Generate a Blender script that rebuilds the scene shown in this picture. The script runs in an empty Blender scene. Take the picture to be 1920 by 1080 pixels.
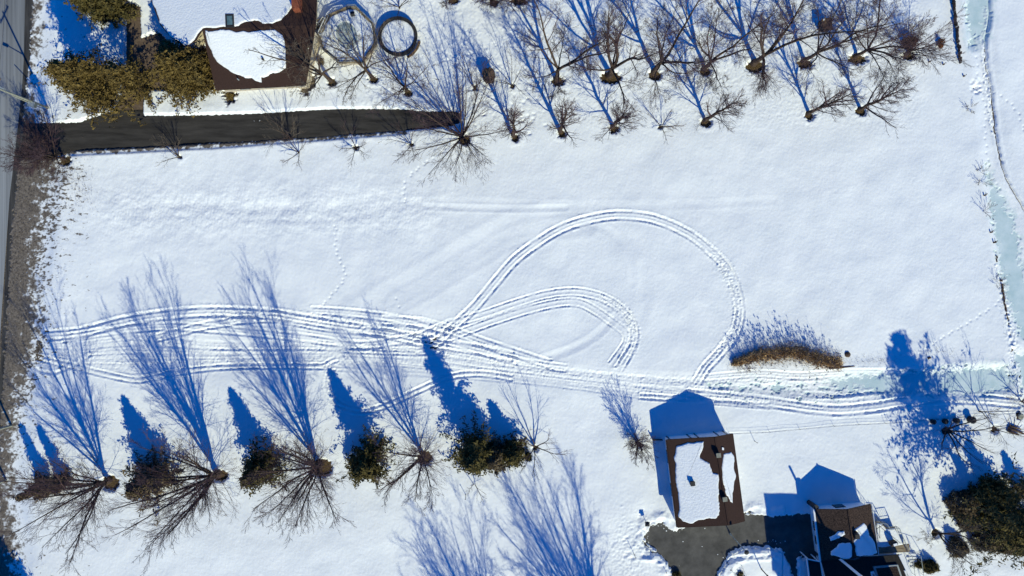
import bpy, math, random
import numpy as np
from mathutils import Vector, noise as mnoise

# ------------------------------------------------------------------ camera, sky, sun
SC = bpy.context.scene
COL = SC.collection
S = 0.07            # metres on the ground for one photo pixel
H = 89.6            # flying height of the camera
cam_d = bpy.data.cameras.new('camera'); cam = bpy.data.objects.new('camera', cam_d)
COL.objects.link(cam); SC.camera = cam
cam.location = (0, 0, H); cam.rotation_euler = (0, 0, 0)
cam_d.sensor_width = 36; cam_d.lens = 24; cam_d.clip_end = 6000; cam_d.clip_start = 0.5

ELEV = math.radians(34.0)
SD = Vector((-0.43, 0.90, 0)).normalized()          # way the shadows fall
w = bpy.data.worlds.new('World'); SC.world = w; w.use_nodes = True
nt = w.node_tree; nt.nodes.clear()
sky = nt.nodes.new('ShaderNodeTexSky'); sky.sky_type = 'NISHITA'; sky.sun_disc = False
sky.sun_elevation = ELEV; sky.sun_rotation = math.atan2(-SD.x, -SD.y)
sky.ozone_density = 4.0; sky.air_density = 0.8; sky.dust_density = 0.1
mixc = nt.nodes.new('ShaderNodeMix'); mixc.data_type = 'RGBA'; mixc.blend_type = 'MULTIPLY'
mixc.inputs['Factor'].default_value = 1.0
mixc.inputs['B'].default_value = (0.0, 0.66, 1.50, 1)      # a very clear, very blue winter sky
bg = nt.nodes.new('ShaderNodeBackground'); bg.inputs['Strength'].default_value = 0.105
wo = nt.nodes.new('ShaderNodeOutputWorld')
nt.links.new(sky.outputs[0], mixc.inputs['A']); nt.links.new(mixc.outputs['Result'], bg.inputs['Color'])
nt.links.new(bg.outputs[0], wo.inputs['Surface'])
sl = bpy.data.lights.new('sun', 'SUN'); sl.energy = 4.5; sl.angle = math.radians(0.5); sl.color = (0.99, 0.985, 0.70)
so = bpy.data.objects.new('sun', sl); COL.objects.link(so)
ray = Vector((SD.x*math.cos(ELEV), SD.y*math.cos(ELEV), -math.sin(ELEV)))
so.rotation_euler = ray.to_track_quat('-Z', 'Y').to_euler(); so.location = (30, -60, 60)
SC.view_settings.view_transform = 'Standard'; SC.view_settings.look = 'None'
SC.view_settings.exposure = 0.0; SC.view_settings.gamma = 1.0
SC.render.engine = 'CYCLES'; SC.cycles.max_bounces = 5; SC.cycles.diffuse_bounces = 3

# ------------------------------------------------------------------ helpers
def g(px, py, h=0.0):
    """world point of height h seen at photo pixel (px, py)"""
    f = S*(1-h/H); return Vector(((px-960)*f, (540-py)*f, h))
def b(px, py, h=0.0):
    """world point standing h above the ground point under photo pixel (px, py)"""
    return Vector(((px-960)*S, (540-py)*S, h))
def prop(o, label=None, cat=None, group=None, kind=None):
    if label: o['label'] = label
    if cat: o['category'] = cat
    if group: o['group'] = group
    if kind: o['kind'] = kind
    return o
def empty(name, loc, label, cat, group=None):
    o = bpy.data.objects.new(name, None); COL.objects.link(o); o.location = loc
    o.empty_display_size = 0.3
    return prop(o, label, cat, group)
def mesh_np(name, V, F, mat, parent=None, smooth=False):
    """V (n,3), F (m,k) arrays, world coordinates; child meshes are moved into the parent's space"""
    V = np.asarray(V, dtype=np.float32).reshape(-1, 3); F = np.asarray(F, dtype=np.int32)
    if parent is not None: V = V - np.array(parent.location, dtype=np.float32)
    me = bpy.data.meshes.new(name); k = F.shape[1]
    me.vertices.add(len(V)); me.vertices.foreach_set('co', V.ravel())
    me.loops.add(F.size); me.loops.foreach_set('vertex_index', F.ravel())
    me.polygons.add(len(F)); me.polygons.foreach_set('loop_start', np.arange(0, F.size, k, dtype=np.int32))
    me.polygons.foreach_set('loop_total', np.full(len(F), k, dtype=np.int32))
    if smooth: me.polygons.foreach_set('use_smooth', np.ones(len(F), dtype=bool))
    me.update(calc_edges=True)
    me.materials.append(mat)
    o = bpy.data.objects.new(name, me); COL.objects.link(o)
    if parent is not None: o.parent = parent
    return o
class MB:
    """collects boxes, tubes, polygons and prisms, then makes ONE mesh object of them"""
    def __init__(s): s.v = []; s.f = []
    def add(s, vs, fs):
        n = len(s.v); s.v += [tuple(v) for v in vs]; s.f += [tuple(i+n for i in f) for f in fs]; return s
    def box(s, c, d, rz=0.0):
        cx, cy, cz = c; dx, dy, dz = d[0]/2, d[1]/2, d[2]/2; ca, sa = math.cos(rz), math.sin(rz)
        vs = []
        for z in (-dz, dz):
            for x, y in ((-dx, -dy), (dx, -dy), (dx, dy), (-dx, dy)):
                vs.append((cx+x*ca-y*sa, cy+x*sa+y*ca, cz+z))
        return s.add(vs, [(3,2,1,0),(4,5,6,7),(0,1,5,4),(1,2,6,5),(2,3,7,6),(3,0,4,7)])
    def tube(s, p0, p1, r0, r1=None, n=8):
        p0 = Vector(p0); p1 = Vector(p1); r1 = r0 if r1 is None else r1
        d = (p1-p0).normalized(); a = d.orthogonal().normalized(); c = d.cross(a)
        vs = []
        for p, r in ((p0, r0), (p1, r1)):
            for i in range(n):
                t = 2*math.pi*i/n; vs.append(p + a*(r*math.cos(t)) + c*(r*math.sin(t)))
        fs = [(i, (i+1) % n, n+(i+1) % n, n+i) for i in range(n)]
        fs += [tuple(range(n-1, -1, -1)), tuple(range(n, 2*n))]
        return s.add(vs, fs)
    def beam(s, p0, p1, wd, ht):
        """bar of rectangular section between two points, ht measured along z"""
        p0 = Vector(p0); p1 = Vector(p1); d = (p1-p0); sd = Vector((-d.y, d.x, 0))
        sd = sd.normalized()*(wd/2) if sd.length > 1e-6 else Vector((wd/2, 0, 0))
        u = Vector((0, 0, ht/2)); vs = []
        for p in (p0, p1): vs += [p-sd-u, p+sd-u, p+sd+u, p-sd+u]
        return s.add(vs, [(0,3,2,1),(4,5,6,7),(0,1,5,4),(1,2,6,5),(2,3,7,6),(3,0,4,7)])
    def slab(s, top, th):
        """prism under a polygon"""
        n = len(top); top = [Vector(p) for p in top]
        area = sum(top[i].x*top[(i+1) % n].y - top[(i+1) % n].x*top[i].y for i in range(n))
        if area < 0: top = top[::-1]
        vs = top + [p - Vector((0, 0, th)) for p in top]
        fs = [tuple(range(n)), tuple(range(2*n-1, n-1, -1))]
        fs += [(i, n+i, n+(i+1) % n, (i+1) % n) for i in range(n)]
        return s.add(vs, fs)
    def build(s, name, mat, parent=None, smooth=False):
        off = Vector(parent.location) if parent is not None else Vector((0, 0, 0))
        if parent is not None and parent.parent is not None: off = off + Vector(parent.parent.location)
        me = bpy.data.meshes.new(name)
        me.from_pydata([tuple(Vector(v)-off) for v in s.v], [], s.f); me.update()
        if smooth:
            for p in me.polygons: p.use_smooth = True
        me.materials.append(mat)
        o = bpy.data.objects.new(name, me); COL.objects.link(o)
        if parent is not None: o.parent = parent
        return o

# ------------------------------------------------------------------ materials
def mat(name, col, rough=0.8, spec=0.25, var=0.0, vscale=3.0, col2=None, bump=0.0, bscale=20.0, metallic=0.0, stretch=None, detail=6.0, contrast=None, rot=0.0, translucent=0.0):
    m = bpy.data.materials.new(name); m.use_nodes = True; n = m.node_tree; L = n.links
    p = n.nodes['Principled BSDF']; p.inputs['Roughness'].default_value = rough
    p.inputs['Specular IOR Level'].default_value = spec; p.inputs['Metallic'].default_value = metallic
    p.inputs['Base Color'].default_value = (*col, 1)
    geo = n.nodes.new('ShaderNodeNewGeometry')
    src = geo.outputs['Position']
    if stretch or rot:
        mp = n.nodes.new('ShaderNodeMapping'); L.new(src, mp.inputs[0]); src = mp.outputs[0]
        mp.inputs['Rotation'].default_value = (0, 0, rot)
        mp.inputs['Scale'].default_value = stretch or (1, 1, 1)
    if col2 is not None:
        nz = n.nodes.new('ShaderNodeTexNoise'); nz.inputs['Scale'].default_value = vscale
        nz.inputs['Detail'].default_value = detail; nz.inputs['Roughness'].default_value = 0.65
        L.new(src, nz.inputs['Vector'])
        cr = n.nodes.new('ShaderNodeValToRGB'); lo, hi = contrast or (0.35, 0.65)
        cr.color_ramp.elements[0].position = lo; cr.color_ramp.elements[0].color = (*col, 1)
        cr.color_ramp.elements[1].position = hi; cr.color_ramp.elements[1].color = (*col2, 1)
        L.new(nz.outputs[0], cr.inputs[0]); L.new(cr.outputs[0], p.inputs['Base Color'])
    if bump:
        nb = n.nodes.new('ShaderNodeTexNoise'); nb.inputs['Scale'].default_value = bscale
        nb.inputs['Detail'].default_value = 5.0; L.new(src, nb.inputs['Vector'])
        bp = n.nodes.new('ShaderNodeBump'); bp.inputs['Strength'].default_value = 1.0
        bp.inputs['Distance'].default_value = bump
        L.new(nb.outputs[0], bp.inputs['Height']); L.new(bp.outputs[0], p.inputs['Normal'])
    return m
M = {}
M['snow'] = mat('snow', (0.80, 0.82, 0.84), 0.55, 0.3, col2=(0.86, 0.87, 0.88), vscale=0.35, bump=0.013, bscale=9.0)
M['roof_snow'] = mat('roof_snow', (0.80, 0.82, 0.84), 0.55, 0.3, col2=(0.86, 0.87, 0.88), vscale=0.8, bump=0.05, bscale=4.0)
def snow_material():
    m = M['snow']; n = m.node_tree; L = n.links; p = n.nodes['Principled BSDF']
    base = p.inputs['Base Color'].links[0].from_socket
    geo = n.nodes.new('ShaderNodeNewGeometry')
    def noise(sc, det):
        q = n.nodes.new('ShaderNodeTexNoise'); q.inputs['Scale'].default_value = sc; q.inputs['Detail'].default_value = det
        q.inputs['Roughness'].default_value = 0.7; L.new(geo.outputs['Position'], q.inputs['Vector']); return q.outputs[0]
    def math_(op, a, b_):
        q = n.nodes.new('ShaderNodeMath'); q.operation = op
        for i, v in enumerate((a, b_)):
            if isinstance(v, (int, float)): q.inputs[i].default_value = v
            else: L.new(v, q.inputs[i])
        return q.outputs[0]
    def ramp(src, lo, hi, c0=(0, 0, 0, 1), c1=(1, 1, 1, 1)):
        q = n.nodes.new('ShaderNodeValToRGB'); q.color_ramp.elements[0].position = lo; q.color_ramp.elements[0].color = c0
        q.color_ramp.elements[1].position = hi; q.color_ramp.elements[1].color = c1; L.new(src, q.inputs[0]); return q.outputs[0]
    at = n.nodes.new('ShaderNodeAttribute'); at.attribute_name = 'bare'
    fac = ramp(math_('ADD', math_('MULTIPLY', noise(4.5, 12), 0.8), math_('SUBTRACT', at.outputs['Fac'], 0.40)), 0.36, 0.68)
    dirt = ramp(noise(3.5, 10), 0.3, 0.72, (0.055, 0.044, 0.035, 1), (0.27, 0.225, 0.18, 1))
    mx = n.nodes.new('ShaderNodeMix'); mx.data_type = 'RGBA'; L.new(fac, mx.inputs['Factor']); L.new(base, mx.inputs['A']); L.new(dirt, mx.inputs['B'])
    a2 = n.nodes.new('ShaderNodeAttribute'); a2.attribute_name = 'frost'
    f2 = ramp(math_('ADD', math_('MULTIPLY', noise(0.8, 8), 0.7), math_('SUBTRACT', a2.outputs['Fac'], 0.35)), 0.25, 0.85)
    m2 = n.nodes.new('ShaderNodeMix'); m2.data_type = 'RGBA'; L.new(f2, m2.inputs['Factor']); L.new(mx.outputs['Result'], m2.inputs['A']); m2.inputs['B'].default_value = (0.60, 0.70, 0.71, 1)
    L.new(m2.outputs['Result'], p.inputs['Base Color'])
snow_material()
M['soil'] = mat('dead_grass', (0.055, 0.042, 0.032), 0.95, 0.1, col2=(0.19, 0.155, 0.12), vscale=4.0, bump=0.12, bscale=7.0, detail=9)
M['well'] = mat('leaf_litter', (0.035, 0.024, 0.012), 0.95, 0.1, col2=(0.15, 0.10, 0.05), vscale=6.0, bump=0.12, bscale=9.0, detail=9)
M['road'] = mat('salted_asphalt', (0.075, 0.078, 0.085), 0.8, 0.3, col2=(0.34, 0.35, 0.36), vscale=1.0, stretch=(1.1, 0.012, 1), rot=math.radians(3.4), detail=10, contrast=(0.30, 0.70), bump=0.01, bscale=8)
M['gutter'] = mat('wet_shoulder', (0.02, 0.019, 0.019), 0.8, 0.3, col2=(0.07, 0.065, 0.06), vscale=1.2, stretch=(2.0, 0.15, 1), rot=math.radians(3.4), bump=0.03, bscale=10)
M['drive'] = mat('driveway_asphalt', (0.016, 0.014, 0.013), 0.85, 0.2, col2=(0.062, 0.056, 0.051), vscale=0.8, stretch=(0.25, 1.6, 1), detail=12, contrast=(0.28, 0.72), rot=math.radians(-2), bump=0.01, bscale=14)
M['drive2'] = mat('grey_asphalt', (0.042, 0.040, 0.038), 0.85, 0.2, col2=(0.125, 0.118, 0.110), vscale=0.6, detail=12, contrast=(0.28, 0.74), bump=0.01, bscale=14)
M['paving'] = mat('brown_paving', (0.085, 0.058, 0.042), 0.9, 0.2, col2=(0.16, 0.115, 0.085), vscale=2.5, detail=8, bump=0.02, bscale=14)
M['ice'] = mat('ice', (0.47, 0.60, 0.62), 0.28, 0.5, col2=(0.66, 0.75, 0.77), vscale=0.45, detail=8, bump=0.004, bscale=6)
M['pool_ice'] = mat('pool_ice', (0.14, 0.19, 0.19), 0.3, 0.5, col2=(0.55, 0.60, 0.60), vscale=1.1, detail=8)
M['bark'] = mat('bark', (0.030, 0.020, 0.017), 0.95, 0.1, col2=(0.115, 0.08, 0.06), vscale=5.0, bump=0.05, bscale=9)
M['twig'] = mat('twigs', (0.060, 0.036, 0.042), 0.9, 0.1, col2=(0.125, 0.078, 0.080), vscale=0.5)
M['grey_twig'] = mat('grey_twigs', (0.10, 0.075, 0.055), 0.9, 0.1, col2=(0.19, 0.15, 0.115), vscale=0.6)
M['dark_leaf'] = mat('evergreen_dark', (0.026, 0.027, 0.009), 0.8, 0.15, col2=(0.15, 0.115, 0.040), vscale=1.5, detail=5)
M['olive_leaf'] = mat('evergreen_olive', (0.055, 0.036, 0.010), 0.85, 0.15, col2=(0.20, 0.14, 0.045), vscale=1.3, detail=5)
M['brown_leaf'] = mat('winter_brown_foliage', (0.060, 0.045, 0.028), 0.9, 0.1, col2=(0.19, 0.14, 0.085), vscale=1.6, detail=5)
M['yellow_leaf'] = mat('evergreen_yellow', (0.05, 0.045, 0.010), 0.85, 0.15, col2=(0.23, 0.18, 0.045), vscale=1.2, detail=5)
M['rust_leaf'] = mat('rusty_foliage', (0.08, 0.028, 0.012), 0.9, 0.1, col2=(0.26, 0.10, 0.045), vscale=1.8)
M['roof'] = mat('brown_shingles', (0.028, 0.016, 0.013), 0.9, 0.15, col2=(0.066, 0.037, 0.030), vscale=6.0, detail=8, bump=0.02, bscale=9, stretch=(1.5, 4, 1))
M['roof2'] = mat('dark_brown_shingles', (0.020, 0.013, 0.011), 0.9, 0.15, col2=(0.085, 0.055, 0.043), vscale=7.0, detail=9, bump=0.02, bscale=12, contrast=(0.4, 0.62))
M['roofd'] = mat('black_roof', (0.015, 0.014, 0.014), 0.9, 0.15, col2=(0.03, 0.027, 0.026), vscale=4.0)
M['siding'] = mat('cream_siding', (0.45, 0.38, 0.27), 0.8, 0.2, col2=(0.60, 0.52, 0.40), vscale=2.0)
M['white'] = mat('white_paint', (0.72, 0.73, 0.74), 0.6, 0.3, col2=(0.80, 0.80, 0.80), vscale=2.0)
M['grey'] = mat('grey_metal', (0.22, 0.25, 0.26), 0.5, 0.5, col2=(0.32, 0.35, 0.35), vscale=2.0)
M['pole'] = mat('weathered_pole', (0.20, 0.20, 0.16), 0.8, 0.2, col2=(0.34, 0.34, 0.28), vscale=2.0)
M['dark'] = mat('dark_metal', (0.018, 0.017, 0.018), 0.7, 0.3, col2=(0.04, 0.037, 0.036), vscale=4.0)
M['glass'] = mat('window_glass', (0.03, 0.05, 0.055), 0.08, 0.8)
M['blue_glass'] = mat('skylight_glass', (0.05, 0.11, 0.12), 0.1, 0.8, col2=(0.16, 0.24, 0.24), vscale=1.5)
M['deck'] = mat('deck_wood', (0.13, 0.095, 0.065), 0.85, 0.2, col2=(0.32, 0.26, 0.18), vscale=2.0, stretch=(0.4, 3, 1))
M['wood'] = mat('weathered_wood', (0.07, 0.045, 0.030), 0.9, 0.1, col2=(0.24, 0.155, 0.095), vscale=3.0, detail=9, bump=0.05, bscale=6)
M['liner'] = mat('pool_liner', (0.016, 0.018, 0.022), 0.6, 0.3)
M['brick'] = mat('red_brick', (0.16, 0.045, 0.025), 0.9, 0.1, col2=(0.30, 0.10, 0.055), vscale=5.0, bump=0.03, bscale=9)
M['reed'] = mat('dry_reed', (0.22, 0.125, 0.055), 0.9, 0.1, col2=(0.80, 0.58, 0.33), vscale=1.1, detail=4)
M['plume'] = mat('reed_plume', (0.075, 0.050, 0.042), 0.9, 0.1, col2=(0.17, 0.12, 0.10), vscale=2.0)
M['rot'] = mat('rotten_log', (0.05, 0.032, 0.024), 0.95, 0.1, col2=(0.16, 0.11, 0.08), vscale=3.0, bump=0.05, bscale=8)

# ------------------------------------------------------------------ snow field as a real height field
RNG = np.random.default_rng(7)
GS = 0.10
X0, X1, Y0, Y1 = -70.0, 70.0, -42.0, 42.0
NX = int(round((X1-X0)/GS))+1; NY = int(round((Y1-Y0)/GS))+1
xs = np.linspace(X0, X1, NX); ys = np.linspace(Y0, Y1, NY)
def field(lo, hi, seed, aniso=(1, 1), ang=0.0):
    """smooth random field whose wavelengths lie between lo and hi metres, unit variance"""
    r = np.random.default_rng(seed).standard_normal((NY, NX)).astype(np.float32)
    fy = np.fft.fftfreq(NY, GS)[:, None]; fx = np.fft.rfftfreq(NX, GS)[None, :]
    ca, sa = math.cos(ang), math.sin(ang)
    u = (fx*ca+fy*sa)*aniso[0]; v = (-fx*sa+fy*ca)*aniso[1]
    k = np.sqrt(u*u+v*v)+1e-6
    flt = np.exp(-(k*lo)**2*0.6)*(1-np.exp(-(k*hi)**2))/(k**1.0)
    out = np.fft.irfft2(np.fft.rfft2(r)*flt, s=(NY, NX)); return np.clip(out/out.std(), -2.3, 2.3).astype(np.float32)
def smooth(t): t = np.clip(t, 0, 1); return t*t*(3-2*t)
def sub(xa, xb, ya, yb):
    i0 = max(0, int((xa-X0)/GS)); i1 = min(NX, int((xb-X0)/GS)+2)
    j0 = max(0, int((ya-Y0)/GS)); j1 = min(NY, int((yb-Y0)/GS)+2)
    return i0, i1, j0, j1
def seg_dist(pts, R, closed=False):
    D = np.full((NY, NX), R, dtype=np.float32)
    n = len(pts)
    for a in range(n if closed else n-1):
        p, q = pts[a], pts[(a+1) % n]
        i0, i1, j0, j1 = sub(min(p[0], q[0])-R, max(p[0], q[0])+R, min(p[1], q[1])-R, max(p[1], q[1])+R)
        if i1 <= i0 or j1 <= j0: continue
        XX = xs[None, i0:i1]; YY = ys[j0:j1, None]
        dx, dy = q[0]-p[0], q[1]-p[1]; L2 = dx*dx+dy*dy+1e-9
        t = np.clip(((XX-p[0])*dx+(YY-p[1])*dy)/L2, 0, 1)
        d = np.hypot(XX-(p[0]+t*dx), YY-(p[1]+t*dy))
        np.minimum(D[j0:j1, i0:i1], d, out=D[j0:j1, i0:i1])
    return D
def inside(pts):
    I = np.zeros((NY, NX), dtype=bool); n = len(pts)
    for a in range(n):
        p, q = pts[a], pts[(a+1) % n]
        if p[1] == q[1]: continue
        j = (ys >= min(p[1], q[1])) & (ys < max(p[1], q[1]))
        xc = p[0]+(ys[j]-p[1])*(q[0]-p[0])/(q[1]-p[1])
        I[j] ^= xs[None, :] < xc[:, None]
    return I
def sdf(pts, R=3.0):
    D = seg_dist(pts, R, True); return np.where(inside(pts), D, -D)
def W(pl): return [((x-960)*S, (540-y)*S) for x, y in pl]
def spline(pl, step=0.6):
    P = [np.array(p, float) for p in pl]; out = []
    for i in range(len(P)-1):
        p0 = P[max(i-1, 0)]; p1 = P[i]; p2 = P[i+1]; p3 = P[min(i+2, len(P)-1)]
        n = max(1, int(np.hypot(*(p2-p1))/step))
        for k in range(n):
            t = k/n
            out.append(tuple(0.5*((2*p1)+(-p0+p2)*t+(2*p0-5*p1+4*p2-p3)*t*t+(-p0+3*p1-3*p2+p3)*t**3)))
    out.append(tuple(P[-1])); return out
def offset(pts, d):
    out = []
    for i in range(len(pts)):
        a = pts[max(i-1, 0)]; c = pts[min(i+1, len(pts)-1)]
        dx, dy = c[0]-a[0], c[1]-a[1]; L = math.hypot(dx, dy)+1e-9
        out.append((pts[i][0]-dy/L*d, pts[i][1]+dx/L*d))
    return out
def grow_poly(pts, d):
    n = len(pts); area = sum(pts[i][0]*pts[(i+1) % n][1]-pts[(i+1) % n][0]*pts[i][1] for i in range(n))
    s = 1 if area > 0 else -1; out = []
    for i in range(n):
        a, p, c = pts[i-1], pts[i], pts[(i+1) % n]
        n1 = Vector((p[1]-a[1], a[0]-p[0])).normalized(); n2 = Vector((c[1]-p[1], p[0]-c[0])).normalized()
        m = (n1+n2); m = m.normalized() if m.length > 0.2 else n1
        out.append((p[0]+m.x*d*s, p[1]+m.y*d*s))
    return out

big = field(5, 30, 1); mid = field(1.2, 6, 2, (1, 1)); fine = field(0.25, 1.0, 3)
ripple = field(0.22, 1.2, 4, (0.45, 1.0), math.radians(20)); patch = field(0.35, 3.0, 5); edge = field(0.3, 1.2, 6)
rough = field(0.2, 0.7, 31); Xg = np.broadcast_to(xs[None, :], (NY, NX)); Yg = np.broadcast_to(ys[:, None], (NY, NX))
PX = Xg/S+960; PY = 540-Yg/S                                    # photo pixel of every grid point
Z = 0.42 + 0.048*big + 0.006*mid + 0.0030*fine
Z += 0.005*ripple*(0.5+0.5*smooth((patch+1)/2))
# rough wind crust in the upper-left of the field
crust = np.exp(-((PY-395)/55)**2)*smooth((PX-120)/120)*smooth((900-PX)/150)
Z += crust*(0.013*field(0.3, 1.2, 8, (0.5, 1), 0.3)+0.02*mid)
for yy, d, wd in ((392, 0.14, 16), (412, 0.05, 7)):
    cy = yy-0.012*(PX-200)+6*np.sin(PX/70)
    Z -= d*np.exp(-((PY-cy)/wd)**2)*smooth((PX-200)/150)*smooth((760-PX)/120)
# trampled snow by the houses, the stump and under the trees of the upper row
tramp = np.maximum(np.exp(-(((PX-905)/45)**2+((PY-160)/75)**2)), np.exp(-(((PX-1180)/40)**2+((PY-1030)/70)**2)))
tramp = np.maximum(tramp, 0.5*smooth((270-PY)/60)*smooth((PX-600)/100)*smooth((1750-PX)/50))
Z += tramp*0.022*field(0.3, 0.9, 9)
# ------------- creek bed on the right and the ditch running from it
def lowered(poly, d, wd):
    global Z
    s = sdf(W(poly), wd*1.6)
    Z -= d*smooth((s+wd)/(2*wd))
creekbed = [(1812,-40),(1822,60),(1832,150),(1838,240),(1848,330),(1858,400),(1868,480),(1880,560),(1893,640),(1898,720),(1905,760),(1960,800),(1990,700),(1960,560),(1925,440),(1902,350),(1884,280),(1872,200),(1858,140),(1852,60),(1850,-40)]
lowered(creekbed, 0.26, 1.1)
road_top = [(70,640),(150,640),(250,625),(400,640),(600,640),(760,640),(900,665),(1020,684),(1120,694),(1250,702),(1320,704),(1500,698),(1680,694),(1790,694),(1880,700)]
road_bot = [(60,680),(150,694),(250,700),(400,690),(600,688),(800,700),(950,712),(1090,728),(1180,742),(1270,752),(1400,752),(1540,766),(1620,762),(1740,748),(1850,748),(1900,752)]
lowered(road_top+road_bot[::-1], 0.10, 0.6)
# ------------- vehicle tracks
def groove(pts_w, depth, wd, berm=0.045, lump=0.3):
    global Z
    D = seg_dist(pts_w, 0.9)
    k = np.clip(1+lump*edge*0.5+0.30*mid, 0.25, 1.8)
    Z -= k*0.74*depth*np.exp(-(D/wd)**4)
    nb_ = np.exp(-((D-wd*1.7)/(wd*0.7))**2); Z += k*berm*nb_*(0.8+0.3*rough)
def track(pl, gauge=0.5, depth=0.12, wd=0.15, berm=0.05, center=0.04):
    p = spline(W(pl), 0.5)
    if center:
        groove(p, center, gauge*0.8, 0.0)
    for sgn in (-1, 1): groove(offset(p, sgn*gauge), depth, wd, berm)
track([(1307,715),(1322,690),(1348,662),(1374,630),(1384,600),(1384,570),(1374,530),(1360,500),(1334,474),(1305,449),(1275,431),(1240,416),(1205,407),(1155,404),(1107,411),(1054,428),(1004,458),(962,491),(930,528),(893,572),(858,606),(811,650)], 0.50, 0.15, 0.17)
track([(1300,716),(1318,686),(1345,656),(1372,620),(1381,590),(1379,560),(1368,530),(1350,498)], 0.28, 0.08, 0.14)
track([(820,622),(856,605),(911,588),(967,569),(1022,553),(1074,547),(1117,554),(1152,570),(1178,595),(1188,624),(1180,654),(1160,690)], 0.50, 0.11, 0.13)
track([(800,648),(822,640),(893,613),(956,591),(1007,576),(1052,567),(1087,568),(1119,584),(1150,606),(1170,622),(1174,642),(1146,682)], 0.50, 0.11, 0.13)
track([(1119,556),(1156,580),(1182,605),(1192,630),(1186,655),(1168,684)], 0.3, 0.04, 0.10)
track([(720,600),(785,604),(800,607),(848,620),(911,643),(978,665),(1030,682)], 0.50, 0.14, 0.17)
track([(770,630),(800,636),(848,642),(904,658),(967,676),(1060,690)], 0.45, 0.09, 0.14)
track([(86,629),(157,622),(237,602),(311,590),(394,584),(489,587),(540,593),(607,604),(696,619),(755,631),(800,642),(880,652),(960,668)], 0.55, 0.17, 0.20, 0.06)
track([(120,634),(207,621),(281,613),(335,612),(400,616),(489,624),(578,634),(652,645),(696,646),(741,639),(785,631),(850,604)], 0.45, 0.12, 0.16)
track([(587,582),(652,586),(726,595),(785,607),(824,617),(860,630)], 0.45, 0.12, 0.16)
track([(300,632),(380,612),(415,606),(459,599),(510,596),(542,600),(607,612),(667,619),(755,627),(830,640)], 0.45, 0.12, 0.16)
track([(68,670),(133,684),(193,699),(252,711),(290,707),(341,696),(415,688),(489,685),(607,686)], 0.32, 0.11, 0.14)
track([(53,684),(77,695),(107,698),(142,685),(172,665)], 0.10, 0.10, 0.16, 0.05, 0)
track([(625,690),(615,712),(620,741),(646,764),(684,770),(726,758),(785,731),(844,706),(900,700),(960,708)], 0.32, 0.12, 0.15)
track([(612,684),(622,676),(634,672)], 0.3, 0.08, 0.14)
track([(600,650),(680,655),(760,658),(840,660)], 0.4, 0.06, 0.14)
track([(1290,738),(1397,748),(1461,756),(1526,765),(1574,768),(1639,762),(1704,752),(1768,746),(1849,749),(1907,755)], 0.55, 0.15, 0.19, 0.06)
track([(1200,742),(1300,748),(1390,756),(1440,760)], 0.3, 0.08, 0.14)
track([(1320,708),(1420,700),(1500,704),(1600,698),(1720,700),(1800,706)], 0.4, 0.06, 0.14)
rr = random.Random(11)
A = spline(W(road_top), 4.0); B = spline(W(road_bot), 4.0)
bandm = smooth((sdf(W(road_top+road_bot[::-1]), 3.0)+0.3)/0.9); Z += bandm*(0.012*field(0.2, 2.5, 33, (0.22, 1.0))+0.006*rough)
for q_ in ([(1130,560),(1170,585),(1186,615),(1184,645),(1165,675)], [(1340,480),(1368,530),(1380,580),(1372,625),(1345,662)], [(800,640),(850,612),(880,590)], [(620,690),(618,730),(640,760)], [(400,590),(600,598),(780,625)]):
    dd_ = seg_dist(spline(W(q_), 0.6), 2.0); Z += 0.022*rough*np.exp(-(dd_/0.9)**2)
def lerp_curve(t_of, n=46, u0=0.0, u1=1.0):
    out = []
    for i in range(n):
        u = u0+(u1-u0)*i/(n-1); a = A[min(len(A)-1, int(u*(len(A)-1)))]; c = B[min(len(B)-1, int(u*(len(B)-1)))]
        t = t_of(u); out.append((a[0]+(c[0]-a[0])*t, a[1]+(c[1]-a[1])*t))
    return out
for q in range(34):
    t0 = rr.uniform(0.03, 1.0); am = rr.uniform(0.02, 0.12); ph = rr.uniform(0, 6.3); fq = rr.uniform(3, 8)
    u0 = rr.uniform(0, 0.75) if q > 8 else 0.0; u1 = min(1.0, u0+rr.uniform(0.15, 0.5)) if q > 8 else 1.0
    pl = lerp_curve(lambda u: t0+am*math.sin(fq*u+ph), 40, u0, u1)
    right = u0+u1 > 1.15
    groove(pl, rr.uniform(0.010, 0.034)*(1.8 if right else 1.0), rr.uniform(0.08, 0.2), 0.012, 0.9)
for q in range(10):   # slushy ruts in the ditch on the right
    x = rr.uniform(1330, 1600); y = rr.uniform(712, 742); l = rr.uniform(60, 160)
    groove(spline(W([(x, y), (x+l/2, y+rr.uniform(-5, 5)), (x+l, y+rr.uniform(-7, 5))])), rr.uniform(0.05, 0.12), rr.uniform(0.15, 0.28), 0.045, 0.8)
# old, snowed-over tracks
for pl, d, wd in (([(1060,398),(960,424),(880,466),(800,516),(720,560),(670,592)], 0.07, 1.0), ([(1100,425),(980,440),(900,482),(820,530),(745,572)], 0.06, 0.8),
                  ([(760,382),(900,380),(1050,386),(1280,384),(1450,376)], 0.018, 0.4), ([(800,388),(960,392),(1060,390)], 0.05, 0.3),
                  ([(1205,500),(1207,560),(1195,600),(1180,640)], 0.03, 0.7), ([(1020,672),(1080,650),(1120,625),(1150,596)], 0.05, 0.4),
                  ([(1095,415),(1150,440),(1180,480),(1186,530)], 0.03, 0.4)):
    D = seg_dist(spline(W(pl), 0.5), 3.0); Z -= d*np.exp(-(D/wd)**2); Z += d*0.4*np.exp(-((D-wd*1.8)/(wd*0.5))**2)
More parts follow.
